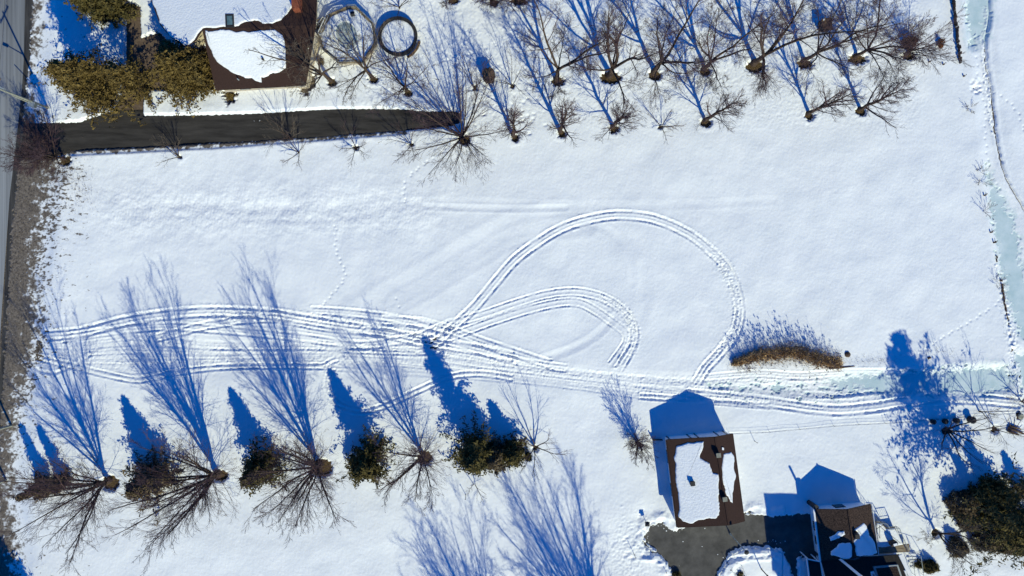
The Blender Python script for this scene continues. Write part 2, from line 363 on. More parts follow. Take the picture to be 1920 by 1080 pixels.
# footprints
def prints(pl, step=0.55, r=0.13, d=0.10):
    p = spline(W(pl), step)
    for i, (x, y) in enumerate(p):
        x += (0.09 if i % 2 else -0.09)+rr.uniform(-.04, .04); y += rr.uniform(-.05, .05)
        i0, i1, j0, j1 = sub(x-0.6, x+0.6, y-0.6, y+0.6)
        D = np.hypot(xs[None, i0:i1]-x, ys[j0:j1, None]-y); Z[j0:j1, i0:i1] -= d*np.exp(-(D/r)**2)
prints([(630,425),(632,470),(648,515),(630,545),(603,575)])
prints([(1712,678),(1730,655),(1760,635),(1800,612),(1850,580),(1875,560)], 0.6)
prints([(1826,85),(1830,140),(1845,200),(1845,260),(1850,300),(1866,345)], 0.8)
prints([(1862,175),(1885,190),(1905,215),(1915,245)], 0.7)
prints([(1833,150),(1828,160),(1818,165),(1836,168),(1822,174),(1833,176),(1815,170)], 0.35, 0.14, 0.09)
prints([(745,560),(748,575),(747,590)], 0.7)
prints([(905,190),(890,220),(880,250),(770,330),(760,380)], 0.6)
for q in range(260):      # trodden places and clods
    cx, cy, sx, sy = rr.choice([(905,150,50,70), (1195,1010,35,50), (1828,168,12,14), (985,215,30,50), (1540,1010,20,20), (860,110,40,60)])
    prints([(rr.gauss(cx, sx/2), rr.gauss(cy, sy/2))]*2, 0.5, rr.uniform(0.1, 0.2), rr.choice([0.06, 0.08, -0.04]))
# dark crack along the far bank of the creek
crack = spline(W([(1851,-20),(1852,40),(1846,70),(1846,100),(1848,125),(1856,170),(1862,220),(1868,270),(1880,320),(1890,345),(1905,370),(1922,400),(1945,440)]), 0.4)
crack = [(x+rr.uniform(-.07, .07), y) for x, y in crack]
D = seg_dist(crack, 1.2); Z -= 0.40*np.exp(-(D/0.13)**4); Z += 0.07*np.exp(-((D-0.42)/0.2)**2)
for pl in ([(1843,-10),(1845,30),(1842,60),(1841,95),(1845,140),(1852,190),(1862,250)], [(1905,690),(1903,720),(1912,740)], [(1893,650),(1906,700),(1915,760)], [(1868,500),(1880,560),(1889,600)]):
    groove([(x+rr.uniform(-.15, .15), y) for x, y in spline(W(pl), 0.4)], 0.12, 0.16, 0.08, 1.0)
bank = np.exp(-((PX-(1878+(PY-500)*0.12))/9)**2)*smooth((PY-490)/40)*smooth((730-PY)/40)
Z += bank*0.09*field(0.35, 1.2, 12)
ditchbank = np.exp(-((PY-684)/10)**2)*smooth((PX-1300)/100)*smooth((1890-PX)/30); Z += ditchbank*0.07
# thin drawn line of a wire fence base in the snow
fence_line = [(1365,811),(1440,808),(1560,797),(1700,789),(1800,780),(1905,772)]
groove(spline(W(fence_line), 0.5), 0.05, 0.07, 0.02, 0.8)
groove(spline(W([(1150,806),(1200,808),(1222,822)]), 0.5), 0.01, 0.1, 0.0)

# ------------- snow-free ground
CUT = np.full((NY, NX), -9.0, dtype=np.float32)     # > 0 where there is no snow
def cut(poly, wd=0.22, rough=0.10, berm=0.0):
    global CUT, Z
    s = sdf(W(poly), 3.0); s = s + edge*rough
    if berm: Z += berm*np.exp(-((s+0.75)/0.45)**2)*(0.7+0.5*mid*0.5)*(s < 0.4)
    CUT = np.maximum(CUT, s/wd)
road_p = [(-60,-60),(49,-60),(47,0),(45,110),(41,170),(31,260),(18,370),(9,500),(1,620),(-5,720),(-20,900),(-40,1150),(-140,1150)]
shoulder_p = [(40,-60),(64,-60),(62,0),(58,90),(50,170),(44,240),(36,310),(24,430),(17,540),(11,640),(4,760),(-4,900),(-20,1150),(-60,1150),(-20,900),(0,700)]
verge_p = [(-60,-60),(78,-60),(76,60),(68,110),(62,170),(72,215),(100,232),(120,285),(106,310),(92,345),(84,400),(76,470),(70,540),(78,600),(70,650),(58,700),(40,760),(30,820),(28,880),(28,960),(36,1010),(34,1160),(-160,1160)]
drive_p = [(30,300),(40,232),(70,232),(150,228),(187,215),(203,209),(268,209),(272,216),(370,215),(480,212),(560,207),(620,204),(700,203),(760,204),(800,208),(850,207),(866,212),(862,232),(845,238),(770,245),(600,257),(480,266),(400,269),(300,275),(200,280),(120,284)]
path_p = [(236,12),(250,6),(264,14),(266,70),(298,60),(330,88),(395,90),(402,168),(330,170),(272,170),(270,212),(208,212),(222,190),(236,150)]
drive2_p = [(1206,1010),(1213,995),(1219,984),(1242,978),(1250,986),(1258,994),(1275,992),(1330,960),(1398,966),(1410,962),(1447,968),(1530,960),(1600,962),(1600,1160),(1492,1160),(1486,1078),(1466,1030),(1440,1025),(1400,1024),(1385,1028),(1366,1038),(1358,1052),(1345,1072),(1340,1160),(1268,1160),(1262,1078),(1248,1052),(1230,1033),(1216,1022)]
isl = [(1466,1034),(1440,1027),(1400,1027),(1386,1031),(1370,1040),(1362,1054),(1348,1076),(1344,1160),(1466,1160)]
snow_l = [(1494,1048),(1508,1044),(1520,1052),(1524,1088),(1498,1088)]
s = sdf(W(verge_p), 3.0)
thin = smooth((s+2.9)/3.2)                            # thinning towards the road
Z -= thin*0.33
vs = s + 0.9*patch + 0.4*edge - 0.3
streak = field(0.3, 4.0, 15, (1, 0.35))
vs2 = np.where(PX < 175, sdf(W([(60,240),(130,292),(150,330),(140,400),(110,460),(80,640),(60,760),(20,900),(10,600)]), 3.0)*0.5 + streak*1.2 + 0.6*edge - 1.0, -9)
BARE = np.clip(0.44+np.maximum(s*0.22+0.15*patch+0.05*edge, vs2*0.22-0.02), 0, 1).astype(np.float32); bz = np.clip(0.5+s*0.25, 0, 1); Z = Z*(1-0.8*bz)+0.03*bz
cut([(-60,-60),(62,-60),(60,0),(56,90),(48,170),(42,240),(34,310),(22,430),(15,540),(9,640),(2,760),(-6,900),(-20,1150),(-160,1160),(-160,-60)], 0.2, 0.15); cut(drive_p, 0.2, 0.03, 0.04); cut(path_p, 0.2, 0.04, 0.02)
sA = sdf(W(drive2_p), 3.0)+edge*0.08; sB = sdf(W(isl), 3.0); sC = sdf(W(snow_l), 3.0)+edge*0.1
sA = np.minimum(sA, -sC); sA = np.where(sB > 0, -sB, sA)
Z += 0.22*np.exp(-((sA+0.9)/0.5)**2)*(0.6+0.4*mid)*(PX < 1470)
CUT = np.maximum(CUT, sA/0.16)
groove(spline(W([(1349,1079),(1352,1062),(1368,1047),(1390,1042),(1430,1040),(1452,1042)]), 0.4), 0.22, 0.28, 0.05, 0.6)
for x, y, rx, ry in ((1448,1042,9,4), (1212,1046,13,4), (1236,1054,6,3)):
    i0, i1, j0, j1 = sub((x-960)*S-3, (x-960)*S+3, (540-y)*S-3, (540-y)*S+3)
    Z[j0:j1, i0:i1] += 0.32*np.exp(-(((PX[j0:j1, i0:i1]-x)/rx)**2+((PY[j0:j1, i0:i1]-y)/ry)**2))
# fringe of dead grass along the driveway's lower edge
fr = sdf(W([(60,279),(200,277),(400,267),(600,255),(760,246),(760,249),(600,261),(400,276),(200,286),(60,292)]), 3.0); BARE = np.maximum(BARE, np.clip(0.55+fr*1.3+0.22*patch, 0, 1)); Z -= 0.22*smooth((fr+0.5)/0.5)
cut([(1205,1012),(1214,1022),(1232,1036),(1222,1036),(1208,1022)], 0.25, 0.15)
cut([(1392,962),(1405,956),(1412,960),(1400,968)], 0.2, 0.1)
cut([(560,170),(575,150),(596,135),(592,158),(580,180),(572,178)], 0.25, 0.15)
cut([(420,172),(448,173),(440,192),(428,196),(420,182)], 0.2, 0.15)
# reed bed and scattered spots
BARE = np.maximum(BARE, np.clip(0.5+sdf(W([(1372,676),(1400,664),(1430,655),(1500,656),(1560,670),(1568,684),(1545,686),(1500,672),(1450,670),(1400,676),(1380,684)]), 3.0)*0.45+0.12*patch, 0, 1))
# wells melted round the trunks (centre px, rx px, ry px)
wells = [(1046,154,12,9),(1145,147,20,12),(1228,142,12,10),(1322,135,10,9),(1415,126,18,12),(1508,121,14,9),(1606,112,18,10),(1701,107,13,7),
 (966,260,7,7),(1053,252,8,7),(1151,243,9,8),(1237,239,4,4),(1323,231,10,9),(1516,218,9,9),(1613,210,10,8),(870,263,12,10),
 (623,156,9,8),(701,150,9,7),(766,175,8,8),(891,166,4,5),(960,163,4,4),(926,6,9,8),(972,3,18,8),(850,2,12,7),(124,302,11,8),
 (209,905,16,14),(413,891,16,11),(604,876,20,17),(797,858,14,13),(1004,840,5,5),(990,855,6,6),(1198,832,5,5),(668,277,5,4),(340,296,3,3),(772,272,4,4),
 (1768,807,6,6),(1862,805,7,7),(1752,998,8,8),(1907,779,5,6)]
wr = field(0.25, 0.9, 21)
WELL = np.full((NY, NX), -9.0, dtype=np.float32)
for x, y, rx, ry in wells:
    i0, i1, j0, j1 = sub((x-960)*S-4, (x-960)*S+4, (540-y)*S-4, (540-y)*S+4)
    q = np.hypot((PX[j0:j1, i0:i1]-x)/rx, (PY[j0:j1, i0:i1]-y)/ry); m = min(rx, ry)*S
    d = (1-q)*m+wr[j0:j1, i0:i1]*0.07
    WELL[j0:j1, i0:i1] = np.maximum(WELL[j0:j1, i0:i1], d)
Z += 0.05*np.exp(-((WELL+0.35)/0.3)**2)
CUT = np.maximum(CUT, WELL/0.13)
# ice: snow thins out over it
ice1 = [(1814,-40),(1816,20),(1818,60),(1822,85),(1828,60),(1840,72),(1846,20),(1846,-40)]
ice2 = [(1852,318),(1858,345),(1868,360),(1880,380),(1893,410),(1905,450),(1910,500),(1925,560),(1950,620),(1960,660),(1925,640),(1906,600),(1893,560),(1878,500),(1870,440),(1862,390)]
ice3 = [(1600,708),(1680,704),(1752,700),(1790,696),(1840,692),(1880,694),(1893,704),(1892,720),(1880,730),(1840,734),(1780,734),(1720,736),(1660,734),(1600,724),(1560,716)]
ice4 = [(1904,665),(1910,690),(1916,715),(1925,735),(1945,700),(1920,665)]
ICE = np.full((NY, NX), -9.0, dtype=np.float32)
for p, nz, wd in ((ice1, 0.12, 0.5), (ice2, 0.12, 0.35), (ice3, 0.16, 0.45), (ice4, 0.1, 0.2)):
    s = sdf(W(p), 3.0); tt = smooth((s+1.3)/1.8); Z = Z*(1-tt)+(0.035+0.004*mid)*tt
    s = s + edge*nz + 0.30*patch*(s < 1.2)
    ICE = np.maximum(ICE, s/wd)
slb = sdf(W([(1330,722),(1400,718),(1500,722),(1600,712),(1600,735),(1500,738),(1400,735)]), 3.0); tt = 0.75*smooth((slb+0.8)/1.2); Z = Z*(1-tt)+(0.08+0.015*mid+0.015*edge)*tt
slush = sdf(W([(1330,722),(1400,718),(1500,722),(1600,712),(1600,735),(1500,738),(1400,735)]), 3.0)-0.9+1.1*patch*0.7+streak*0.5
ICE = np.maximum(ICE, (slush-0.25)/0.5)
Zs = Z.copy()
t = smooth((ICE+1)/2); Z = Z*(1-t)+(-0.04)*t
t = smooth((CUT+1)/2); Z = Z*(1-t)+(-0.12)*t
def ground_z(px, py):
    i = int(round(((px-960)*S-X0)/GS)); j = int(round(((540-py)*S-Y0)/GS))
    return float(Z[min(max(j, 0), NY-1), min(max(i, 0), NX-1)])
# sheet reaching the horizon: the fine grid plus widening rows and columns round it
ext = np.array([0.6, 1.5, 3, 6, 10, 16, 25, 40, 70, 130, 260, 520, 1100, 2200.0])
xf = np.concatenate([X0-ext[::-1], xs, X1+ext]); yf = np.concatenate([Y0-ext[::-1], ys, Y1+ext])
ne = len(ext); Zf = np.pad(Z, ne, mode='edge').astype(np.float32)
fade = np.ones_like(Zf)
for q, e in enumerate(ext):
    f_ = max(0.0, 1-e/6.0); i = ne-1-q
    fade[i, :] = np.minimum(fade[i, :], f_); fade[-1-i, :] = np.minimum(fade[-1-i, :], f_)
    fade[:, i] = np.minimum(fade[:, i], f_); fade[:, -1-i] = np.minimum(fade[:, -1-i], f_)
Zf = Zf*fade+(1-fade)*np.where(Zf < 0.05, -0.12, 0.42)
XX, YY = np.meshgrid(xf, yf); V = np.stack([XX, YY, Zf], -1).reshape(-1, 3)
ny, nx = Zf.shape; idx = np.arange(ny*nx, dtype=np.int32).reshape(ny, nx)
F = np.stack([idx[:-1, :-1], idx[:-1, 1:], idx[1:, 1:], idx[1:, :-1]], -1).reshape(-1, 4)
zq = Zf; hid = (zq[:-1, :-1] < -0.06) & (zq[:-1, 1:] < -0.06) & (zq[1:, 1:] < -0.06) & (zq[1:, :-1] < -0.06)
F = F[~hid.reshape(-1)]
so_ = prop(mesh_np('snow_ground', V, F, M['snow'], smooth=True), kind='structure')
for nm, A_ in (('bare', BARE), ('frost', np.clip((ICE+4)/5, 0, 1)*(ICE > -6))):
    at = so_.data.attributes.new(nm, 'FLOAT', 'POINT'); at.data.foreach_set('value', np.pad(A_, ne, mode='edge').astype(np.float32).ravel())
G2 = 2400.0
prop(MB().slab([(-G2,-G2,-0.02),(G2,-G2,-0.02),(G2,G2,-0.02),(-G2,G2,-0.02)], 0.5).build('dead_grass_ground', M['soil']), kind='structure')
def sheet(name, poly, z, m, grow=0.0):
    p = W(poly); p = grow_poly(p, grow) if grow else p
    import mathutils.geometry as mg
    tris = mg.tessellate_polygon([[Vector((x, y, 0)) for x, y in p]])
    V = np.array([(x, y, z) for x, y in p]); F = np.array(tris)
    A0 = V[F[:, 0]]; A1 = V[F[:, 1]]; A2 = V[F[:, 2]]
    cr = (A1[:, 0]-A0[:, 0])*(A2[:, 1]-A0[:, 1])-(A1[:, 1]-A0[:, 1])*(A2[:, 0]-A0[:, 0])
    F[cr < 0] = F[cr < 0][:, ::-1]
    return prop(mesh_np(name, V, F, m), kind='structure')
sheet('road', road_p[:1]+[(49,-900)]+road_p[1:-2]+[(-60,1500),(-300,1500),(-300,-900)], 0.012, M['road'])
sheet('road_shoulder', shoulder_p, 0.004, M['gutter'])
sheet('driveway', drive_p, 0.002, M['drive'], 0.25)
sheet('garage_driveway', drive2_p, 0.0, M['drive2'], 0.3)
sheet('garden_path', path_p, -0.006, M['paving'], 0.3)
for p in (ice1, ice2, ice3, ice4): sheet('ice', p, 0.012, M['ice'], 1.6)
sheet('ice', [(1320,716),(1400,712),(1520,716),(1560,712),(1560,742),(1500,744),(1400,742),(1320,732)], 0.006, M['ice'])
# brown litter in the melted wells and the reed bed: one low irregular sheet each would repeat, so one sheet of discs
vv, ff = [], []
for x, y, rx, ry in wells:
    c = b(x, y); n = len(vv); vv.append((c.x, c.y, 0.03))
    K = 18
    for k in range(K):
        a = 2*math.pi*k/K; vv.append((c.x+math.cos(a)*(rx*S+.25), c.y+math.sin(a)*(ry*S+.25), 0.0))
    ff += [(n, n+1+k, n+1+(k+1) % K) for k in range(K)]
prop(mesh_np('leaf_litter', vv, ff, M['well']), kind='structure')

rc = random.Random(91); cr_ = []
for cx, cy, sx, sy, n in ((1450,1018,12,5,12), (1300,1040,50,25,6), (1240,984,12,5,8), (480,240,6,14,4), (1260,992,12,3,8), (1215,1006,4,8,8), (1352,1060,4,14,6)):
    for i in range(n):
        p = b(rc.gauss(cx, sx), rc.gauss(cy, sy)); cr_.append((p.x, p.y, 0.03))
vv, ff = [], []
for x, y, z in cr_:
    n = len(vv); q = rc.uniform(.02, .08)
    for k in range(6):
        a = 6.283*k/6; f_ = rc.uniform(.7, 1.3); vv.append((x+q*f_*math.cos(a), y+q*f_*math.sin(a), 0.012))
    vv.append((x, y, q*.7)); ff += [(n+k, n+(k+1) % 6, n+6) for k in range(6)]
prop(mesh_np('snow_crumbs', vv, ff, M['snow']), 'small crumbs of snow scattered over the asphalt', 'snow', kind='stuff')
# ------------------------------------------------------------------ bare trees
def norm(v):
    l = math.sqrt(v[0]*v[0]+v[1]*v[1]+v[2]*v[2])+1e-9; return (v[0]/l, v[1]/l, v[2]/l)
def limb(R, segs, p, d, L, r0, lev, maxlev, nch, wob, trop, spread):
    n = max(2, min(8, int(L/0.8)+1)); st = L/n; pts = [p]; dirs = [d]; r1 = max(r0*0.24, 0.008)
    for i in range(n):
        d = norm((d[0]+R.gauss(0, wob), d[1]+R.gauss(0, wob), d[2]+R.gauss(0, wob)*0.7+trop))
        q = (p[0]+d[0]*st, p[1]+d[1]*st, p[2]+d[2]*st)
        if q[2] < 0.35: q = (q[0], q[1], 0.35)
        ra = r0+(r1-r0)*i/n; rb = r0+(r1-r0)*(i+1)/n
        segs.append((*p, *q, ra, rb, lev)); p = q; pts.append(q); dirs.append(d)
    if lev >= maxlev: return
    k = nch[min(lev, len(nch)-1)]
    for c in range(k):
        t = 0.22+0.78*(c+R.random()*0.9)/k; t = min(t, 0.98); i = min(int(t*n), n-1); f = t*n-i
        a = pts[i]; e = pts[i+1]; s = (a[0]+(e[0]-a[0])*f, a[1]+(e[1]-a[1])*f, a[2]+(e[2]-a[2])*f)
        dd = dirs[i+1]; th = R.gauss(spread, 0.16); az = R.random()*6.283
        o = norm((R.gauss(0, 1), R.gauss(0, 1), R.gauss(0, 1)))
        dot = o[0]*dd[0]+o[1]*dd[1]+o[2]*dd[2]; o = norm((o[0]-dot*dd[0], o[1]-dot*dd[1], o[2]-dot*dd[2]))
        cd = norm(tuple(dd[j]*math.cos(th)+o[j]*math.sin(th) for j in range(3)))
        rr_ = max((r0+(r1-r0)*t)*0.50, 0.0105)
        limb(R, segs, s, cd, L*(R.uniform(0.22, 0.42) if lev == 1 and L > 9 else R.uniform(0.34, 0.56))*(1.12-0.55*t), rr_, lev+1, maxlev, nch, wob*1.15, trop, spread)
def tubes(segs):
    A = np.array(segs, dtype=np.float64)
    V_, F_ = [], []; base = 0
    for thick in (True, False):
        Q = A[(A[:, 6] > 0.06) == thick]
        if not len(Q): continue
        k = 7 if thick else 3
        p0, p1 = Q[:, :3], Q[:, 3:6]; d = p1-p0; d /= np.linalg.norm(d, axis=1)[:, None]+1e-9
        ref = np.where(np.abs(d[:, 2:3]) < 0.9, np.array([[0, 0, 1.0]]), np.array([[1.0, 0, 0]]))
        a = np.cross(d, ref); a /= np.linalg.norm(a, axis=1)[:, None]; c = np.cross(d, a)
        p1 = p1+d*np.minimum(Q[:, 7:8]*0.5, 0.1)
        ring = []
        for p, r in ((p0, Q[:, 6]), (p1, Q[:, 7])):
            for i in range(k):
                t = 2*math.pi*i/k; ring.append(p+a*(r*math.cos(t))[:, None]+c*(r*math.sin(t))[:, None])
        V1 = np.stack(ring, 1); n = len(Q)
        o = (np.arange(n)*2*k)[:, None]+base
        F1 = np.stack([np.concatenate([o+i, o+(i+1) % k, o+k+(i+1) % k, o+k+i], 1) for i in range(k)], 1).reshape(-1, 4)
        V_.append(V1.reshape(-1, 3)); F_.append(F1); base += n*2*k
    return np.concatenate(V_), np.concatenate(F_)
def bare_tree(px, py, h, R_, style, seed, label, name='bare_tree', lean=(0, 0), group=None, twig='twig', nst=None, tr=None, cat='tree', dens=1.0, off=(-3, -5)):
    R = random.Random(seed); s0 = 1.0 if h > 6 else 0.5
    base = b(px+off[0]*s0, py+off[1]*s0); o = empty(name, base, label, cat, group)
    h *= 0.82; segs = []; P = (base.x, base.y, 0.0)
    tr = tr or h*0.018+0.05
    if style == 'vase':
        th = h*0.07; lx, ly = lean
        segs.append((*P, P[0]+lx*th*.5, P[1]+ly*th*.5, th, tr*1.35, tr*1.0, 0)); top = (P[0]+lx*th*.5, P[1]+ly*th*.5, th)
        n = nst or 9
        for i in range(n):
            a = 6.283*(i+R.random()*0.8)/n; rad = R_*(0.45+0.6*R.random()**0.5)*(1 if i else 0.1)
            hh = h*R.uniform(0.80, 1.0)*(1-0.14*rad/R_)
            tgt = (P[0]+lx*h+math.cos(a)*rad, P[1]+ly*h+math.sin(a)*rad, hh)
            dv = (tgt[0]-top[0], tgt[1]-top[1], tgt[2]-top[2]); L = math.sqrt(sum(q*q for q in dv))
            dv = norm((dv[0]*0.85, dv[1]*0.85, dv[2]))
            limb(R, segs, top, dv, L, tr*R.uniform(0.34, 0.50), 1, 4, [0, int(10*dens), int(7*dens), 5], 0.045, 0.002, 0.46)
        for i in range(int(34*dens)):     # low side shoots round the foot
            a = R.random()*6.283; el = R.uniform(0.15, 0.9)
            z = h*R.uniform(0.03, 0.34)
            limb(R, segs, (P[0]+lx*z, P[1]+ly*z, z), norm((math.cos(a), math.sin(a), el)), R_*R.uniform(0.55, 0.95), 0.038, 2, 4, [0, 8, 6, 4], 0.10, 0.015, 0.55)
    elif style == 'oak':
        th = h*R.uniform(0.18, 0.28); lx, ly = lean; n = 5
        q = P
        for i in range(4):
            z = th*(i+1)/4; e = (P[0]+lx*z+R.gauss(0, .05), P[1]+ly*z+R.gauss(0, .05), z)
            segs.append((*q, *e, tr*(1.35 if i == 0 else 1.05-0.1*i), tr*(1.0-0.1*i), 0)); q = e
        n = nst or R.randint(7, 9)
        for i in range(n):
            a = 6.283*((i*3) % n+R.random()*0.9)/n; up = i < 3; el = R.uniform(2.0, 3.6) if up else R.uniform(0.55, 1.3)
            d = norm((math.cos(a)+lx*1.2, math.sin(a)+ly*1.2, el))
            L = min((h-th)/max(d[2], 0.35), R_*1.25/max(math.hypot(d[0], d[1]), 0.3))*R.uniform(0.85, 1.0)
            limb(R, segs, (q[0]-lx*th*.1*i/n, q[1], th*R.uniform(0.8, 1.0)), d, L*(1.15 if up else 0.9), tr*(R.uniform(0.50, 0.64) if up else R.uniform(0.30, 0.40)), 1, 4, [0, int(12*dens), int(9*dens), 6], 0.10, 0.015, 0.62)
    elif style == 'leader':                # one straight stem with ascending side limbs
        lx, ly = lean; n = 9; q = P
        for i in range(n):
            z = h*(i+1)/n; e = (P[0]+lx*z+R.gauss(0, .06), P[1]+ly*z+R.gauss(0, .06), z)
            f0, f1_ = (1-i/n)**0.8, (1-(i+1)/n)**0.8
            segs.append((*q, *e, tr*(1.25*f0 if i == 0 else f0)+.012, tr*f1_+.012, 0)); q = e
        k = nst or 26; a = R.random()*6.283
        for i in range(k):
            t = 0.14+0.84*(i/k)**0.9; a += 2.4+R.gauss(0, .3); z = h*t
            el = R.uniform(0.5, 1.1)+t*0.9; big_ = R.random() < .2 and t < .6
            L = R_*(1.15-0.72*t)*R.uniform(0.75, 1.15)*(1.5 if big_ else 1)
            limb(R, segs, (P[0]+lx*z, P[1]+ly*z, z), norm((math.cos(a)+lx*2.2, math.sin(a)+ly*2.2, el*(1.5 if big_ else 1))), L, tr*(0.5 if big_ else 0.27)*(1.1-0.7*t)+.012, 2, 4, [0, 0, int(9*dens), 6], 0.09, 0.02, 0.55)
    else:                                  # small tree or shrub
        n = nst or 6; th = h*0.12; lx, ly = lean
        segs.append((*P, P[0]+lx*th, P[1]+ly*th, th, tr*1.2, tr, 0))
        for i in range(n):
            a = 6.283*(i+R.random())/n; el = R.uniform(0.8, 2.2)
            d = norm((math.cos(a)*R_/h*1.6+lx*1.5, math.sin(a)*R_/h*1.6+ly*1.5, 1.0))
            limb(R, segs, (P[0]+lx*th, P[1]+ly*th, th), d, h*R.uniform(0.75, 1.0), tr*0.6, 1, 3, [0, int(7*dens), 5, 3], 0.09, 0.01, 0.5)
    tk = [q for q in segs if q[8] <= 1]; cr = [q for q in segs if q[8] > 1]
    V_, F_ = tubes(tk); mesh_np('trunk', V_, F_, M['bark'], o, True)
    V_, F_ = tubes(cr); mesh_np('crown', V_, F_, M[twig], o)
    return o
UP = 'bare trees in the upper rows'
T = [ # px, py, height, crown radius, style, seed, lean, label
 (1046,155,19,4.2,'oak',1,(0.0,0.05),'bare tree with upright twin trunk, leftmost of the long upper row'),
 (1145,147,15,6.6,'oak',2,(0.02,0.0),'very wide many-limbed bare tree, second from left in the long upper row'),
 (1228,141,18,5.5,'oak',3,(0.06,0.02),'bare tree with dark forked limbs, third from left in the long upper row'),
 (1322,135,16,5.0,'oak',4,(0.06,0.03),'bare tree on a small melted ring, fourth from left in the long upper row'),
 (1415,125,18,6.0,'oak',5,(0.10,0.03),'bare tree leaning right from a wide oval melted ring, fifth in the long upper row'),
 (1508,121,15,5.4,'oak',6,(0.16,0.04),'bare tree with one long limb stretching right, directly below the small dark crate'),
 (1606,111,13.5,5.0,'oak',7,(0.16,0.05),'bare tree leaning right, second from right in the long upper row'),
 (1701,106,8.0,3.4,'vase',8,(0.22,0.06),'reddish bare tree beside the rust coloured bush, rightmost of the long upper row'),
 (966,260,13,3.0,'leader',9,(0.0,0.02),'slender bare tree right of the big spreading tree, leftmost of the middle row'),
 (1053,252,15,3.2,'leader',10,(0.0,0.0),'slender bare tree below the leftmost tree of the long upper row'),
 (1151,243,13,3.6,'leader',11,(0.0,-0.07),'small bare tree spreading downwards below the widest tree of the upper row'),
 (1323,231,13,3.8,'leader',12,(0.10,-0.03),'bare tree with dense round crown to its right, standing alone below the fourth upper tree'),
 (1516,218,12.5,3.6,'leader',13,(0.08,-0.03),'bare tree fanning right in the open field, left of a matching pair'),
 (1613,210,11.5,3.1,'leader',14,(0.08,0.0),'bare tree with thin crown fanning right, rightmost of the two nearest the creek field'),
 (870,264,12.5,7.6,'vase',15,(0.0,0.0),'largest spreading bare tree at the blind right end of the dark driveway'),
 (623,156,13,4.5,'oak',16,(-0.16,0.06),'bare tree with pale thick limbs leaning over the brown roof beside the octagonal deck'),
 (701,150,12,4.2,'oak',17,(-0.14,0.06),'bare tree with thick forked trunk just below the octagonal deck'),
 (766,175,10,4.0,'oak',18,(-0.04,0.04),'bare tree directly below the round above-ground pool'),
]
for px, py, h, R_, st, sd, ln, lb in T:
    tw = 'grey_twig' if sd in (16, 17) else 'twig'
    bare_tree(px, py, h, R_, st, sd*17+3, lb, lean=ln, group=UP, twig=tw, dens=0.6 if sd in (16, 17, 18) else 1.0 if st != 'vase' else 0.85, nst=16 if sd == 15 else 7 if st == 'vase' else None, tr={2: .38, 5: .36, 1: .30}.get(sd))
SM = [
 (1237,239,4.0,2.4,21,(0.25,-0.05),'tiny bare sapling between the third and fourth trees of the middle row'),
 (891,170,7.5,1.8,22,(-0.05,0.05),'thin reddish sapling left of the big brown stump'),
 (960,164,7.0,1.6,23,(-0.05,0.1),'small bare sapling right of the big brown stump'),
 (340,297,4.5,1.9,24,(-0.25,0.25),'small dark sapling leaning over the lower driveway edge, leftmost of four there'),
 (563,287,4.5,1.9,25,(-0.10,-0.05),'small sapling with snow clods at its foot below the driveway, second of four'),
 (669,278,5.0,2.0,26,(-0.08,-0.1),'small round-crowned sapling below the driveway, third of four'),
 (773,273,5.0,2.2,27,(-0.1,-0.05),'small bare sapling beside the largest spreading tree, fourth below the driveway'),
 (548,262,7.0,2.3,41,(-0.08,0.12),'faint grey sapling rising across the middle of the dark driveway'),
 (1862,805,8.0,1.9,28,(-0.05,0.06),'two-stemmed bare tree with crooked low limbs at the creek end of the wire fence'),
 (1841,397,2.2,0.9,30,(0.1,0.1),'small twiggy sapling on the left creek bank, largest of those there'),
 (1836,345,1.8,0.8,31,(0,0.1),'low twiggy shrub at the creek bank just above the two smaller ones'),
 (1834,322,1.5,0.7,32,(0,0.1),'faint twig tuft at the end of the broken bank fence'),
 (1866,530,1.8,1.0,33,(-0.1,0.1),'low twiggy shrub beside the long broken fence on the creek bank'),
 (1815,205,1.6,0.8,34,(-0.1,0.1),'low twiggy shrub by the upper piece of the bank fence'),
 (1912,752,4.5,2.0,35,(0.0,0.1),'thin bare shrub at the right frame edge where the ditch meets the creek'),
 (890,905,3.6,0.7,36,(0,-0.1),'two thin bare stems just below the wide dark conifer'),
]
for px, py, h, R_, sd, ln, lb in SM:
    bare_tree(px, py, h, R_, 'small', sd*13, lb, name='sapling', lean=ln, group='saplings', nst=2 if sd in (28, 36) else (5 if h > 3 else 4), dens=1.0 if h > 3 else 0.9, twig='grey_twig' if sd in (41, 24) else 'twig', off=(0, 0), tr=0.10 if h > 3 else 0.03)
LO = 'tall bare trees in the lower left rows'
bare_tree(209,905,20,6.4,'vase',101,'tall fan-shaped bare tree, leftmost of the lower left row', lean=(0.02,0.02), group=LO, nst=12, dens=1.1)
bare_tree(413,891,22,6.6,'vase',102,'tall fan-shaped bare tree standing right of the grey-brown evergreen', lean=(.01,.03), group=LO, nst=14, dens=1.1)
bare_tree(604,876,21,6.3,'vase',103,'tallest evenly fanned bare tree between two dark round evergreens', lean=(.04,.03), group=LO, nst=14, dens=1.1)
bare_tree(797,858,17,5.0,'vase',104,'bare tree with few heavy limbs, rightmost of the lower left row', lean=(.02,.02), group=LO, nst=7)
bare_tree(1004,841,7,2.6,'small',105,'small purple-twigged tree right of the wide dark conifer', lean=(0.12,0.0), nst=6, tr=0.14)
bare_tree(1197,832,6.5,2.0,'vase',106,'dense bushy shrub at the upper left corner of the brown-roofed garage', name='shrub', cat='shrub', nst=12, dens=0.8)
bare_tree(1768,808,8.5,3.8,'small',107,'bare tree leaning right from a round dark base below four dark stumps', lean=(0.16,-0.06), nst=8, tr=0.17)
bare_tree(1752,998,10,4.0,'oak',108,'crooked bare tree with grey limbs at the foot of the brown bushes', lean=(0.02,-0.02), twig='grey_twig', nst=5, dens=0.7)
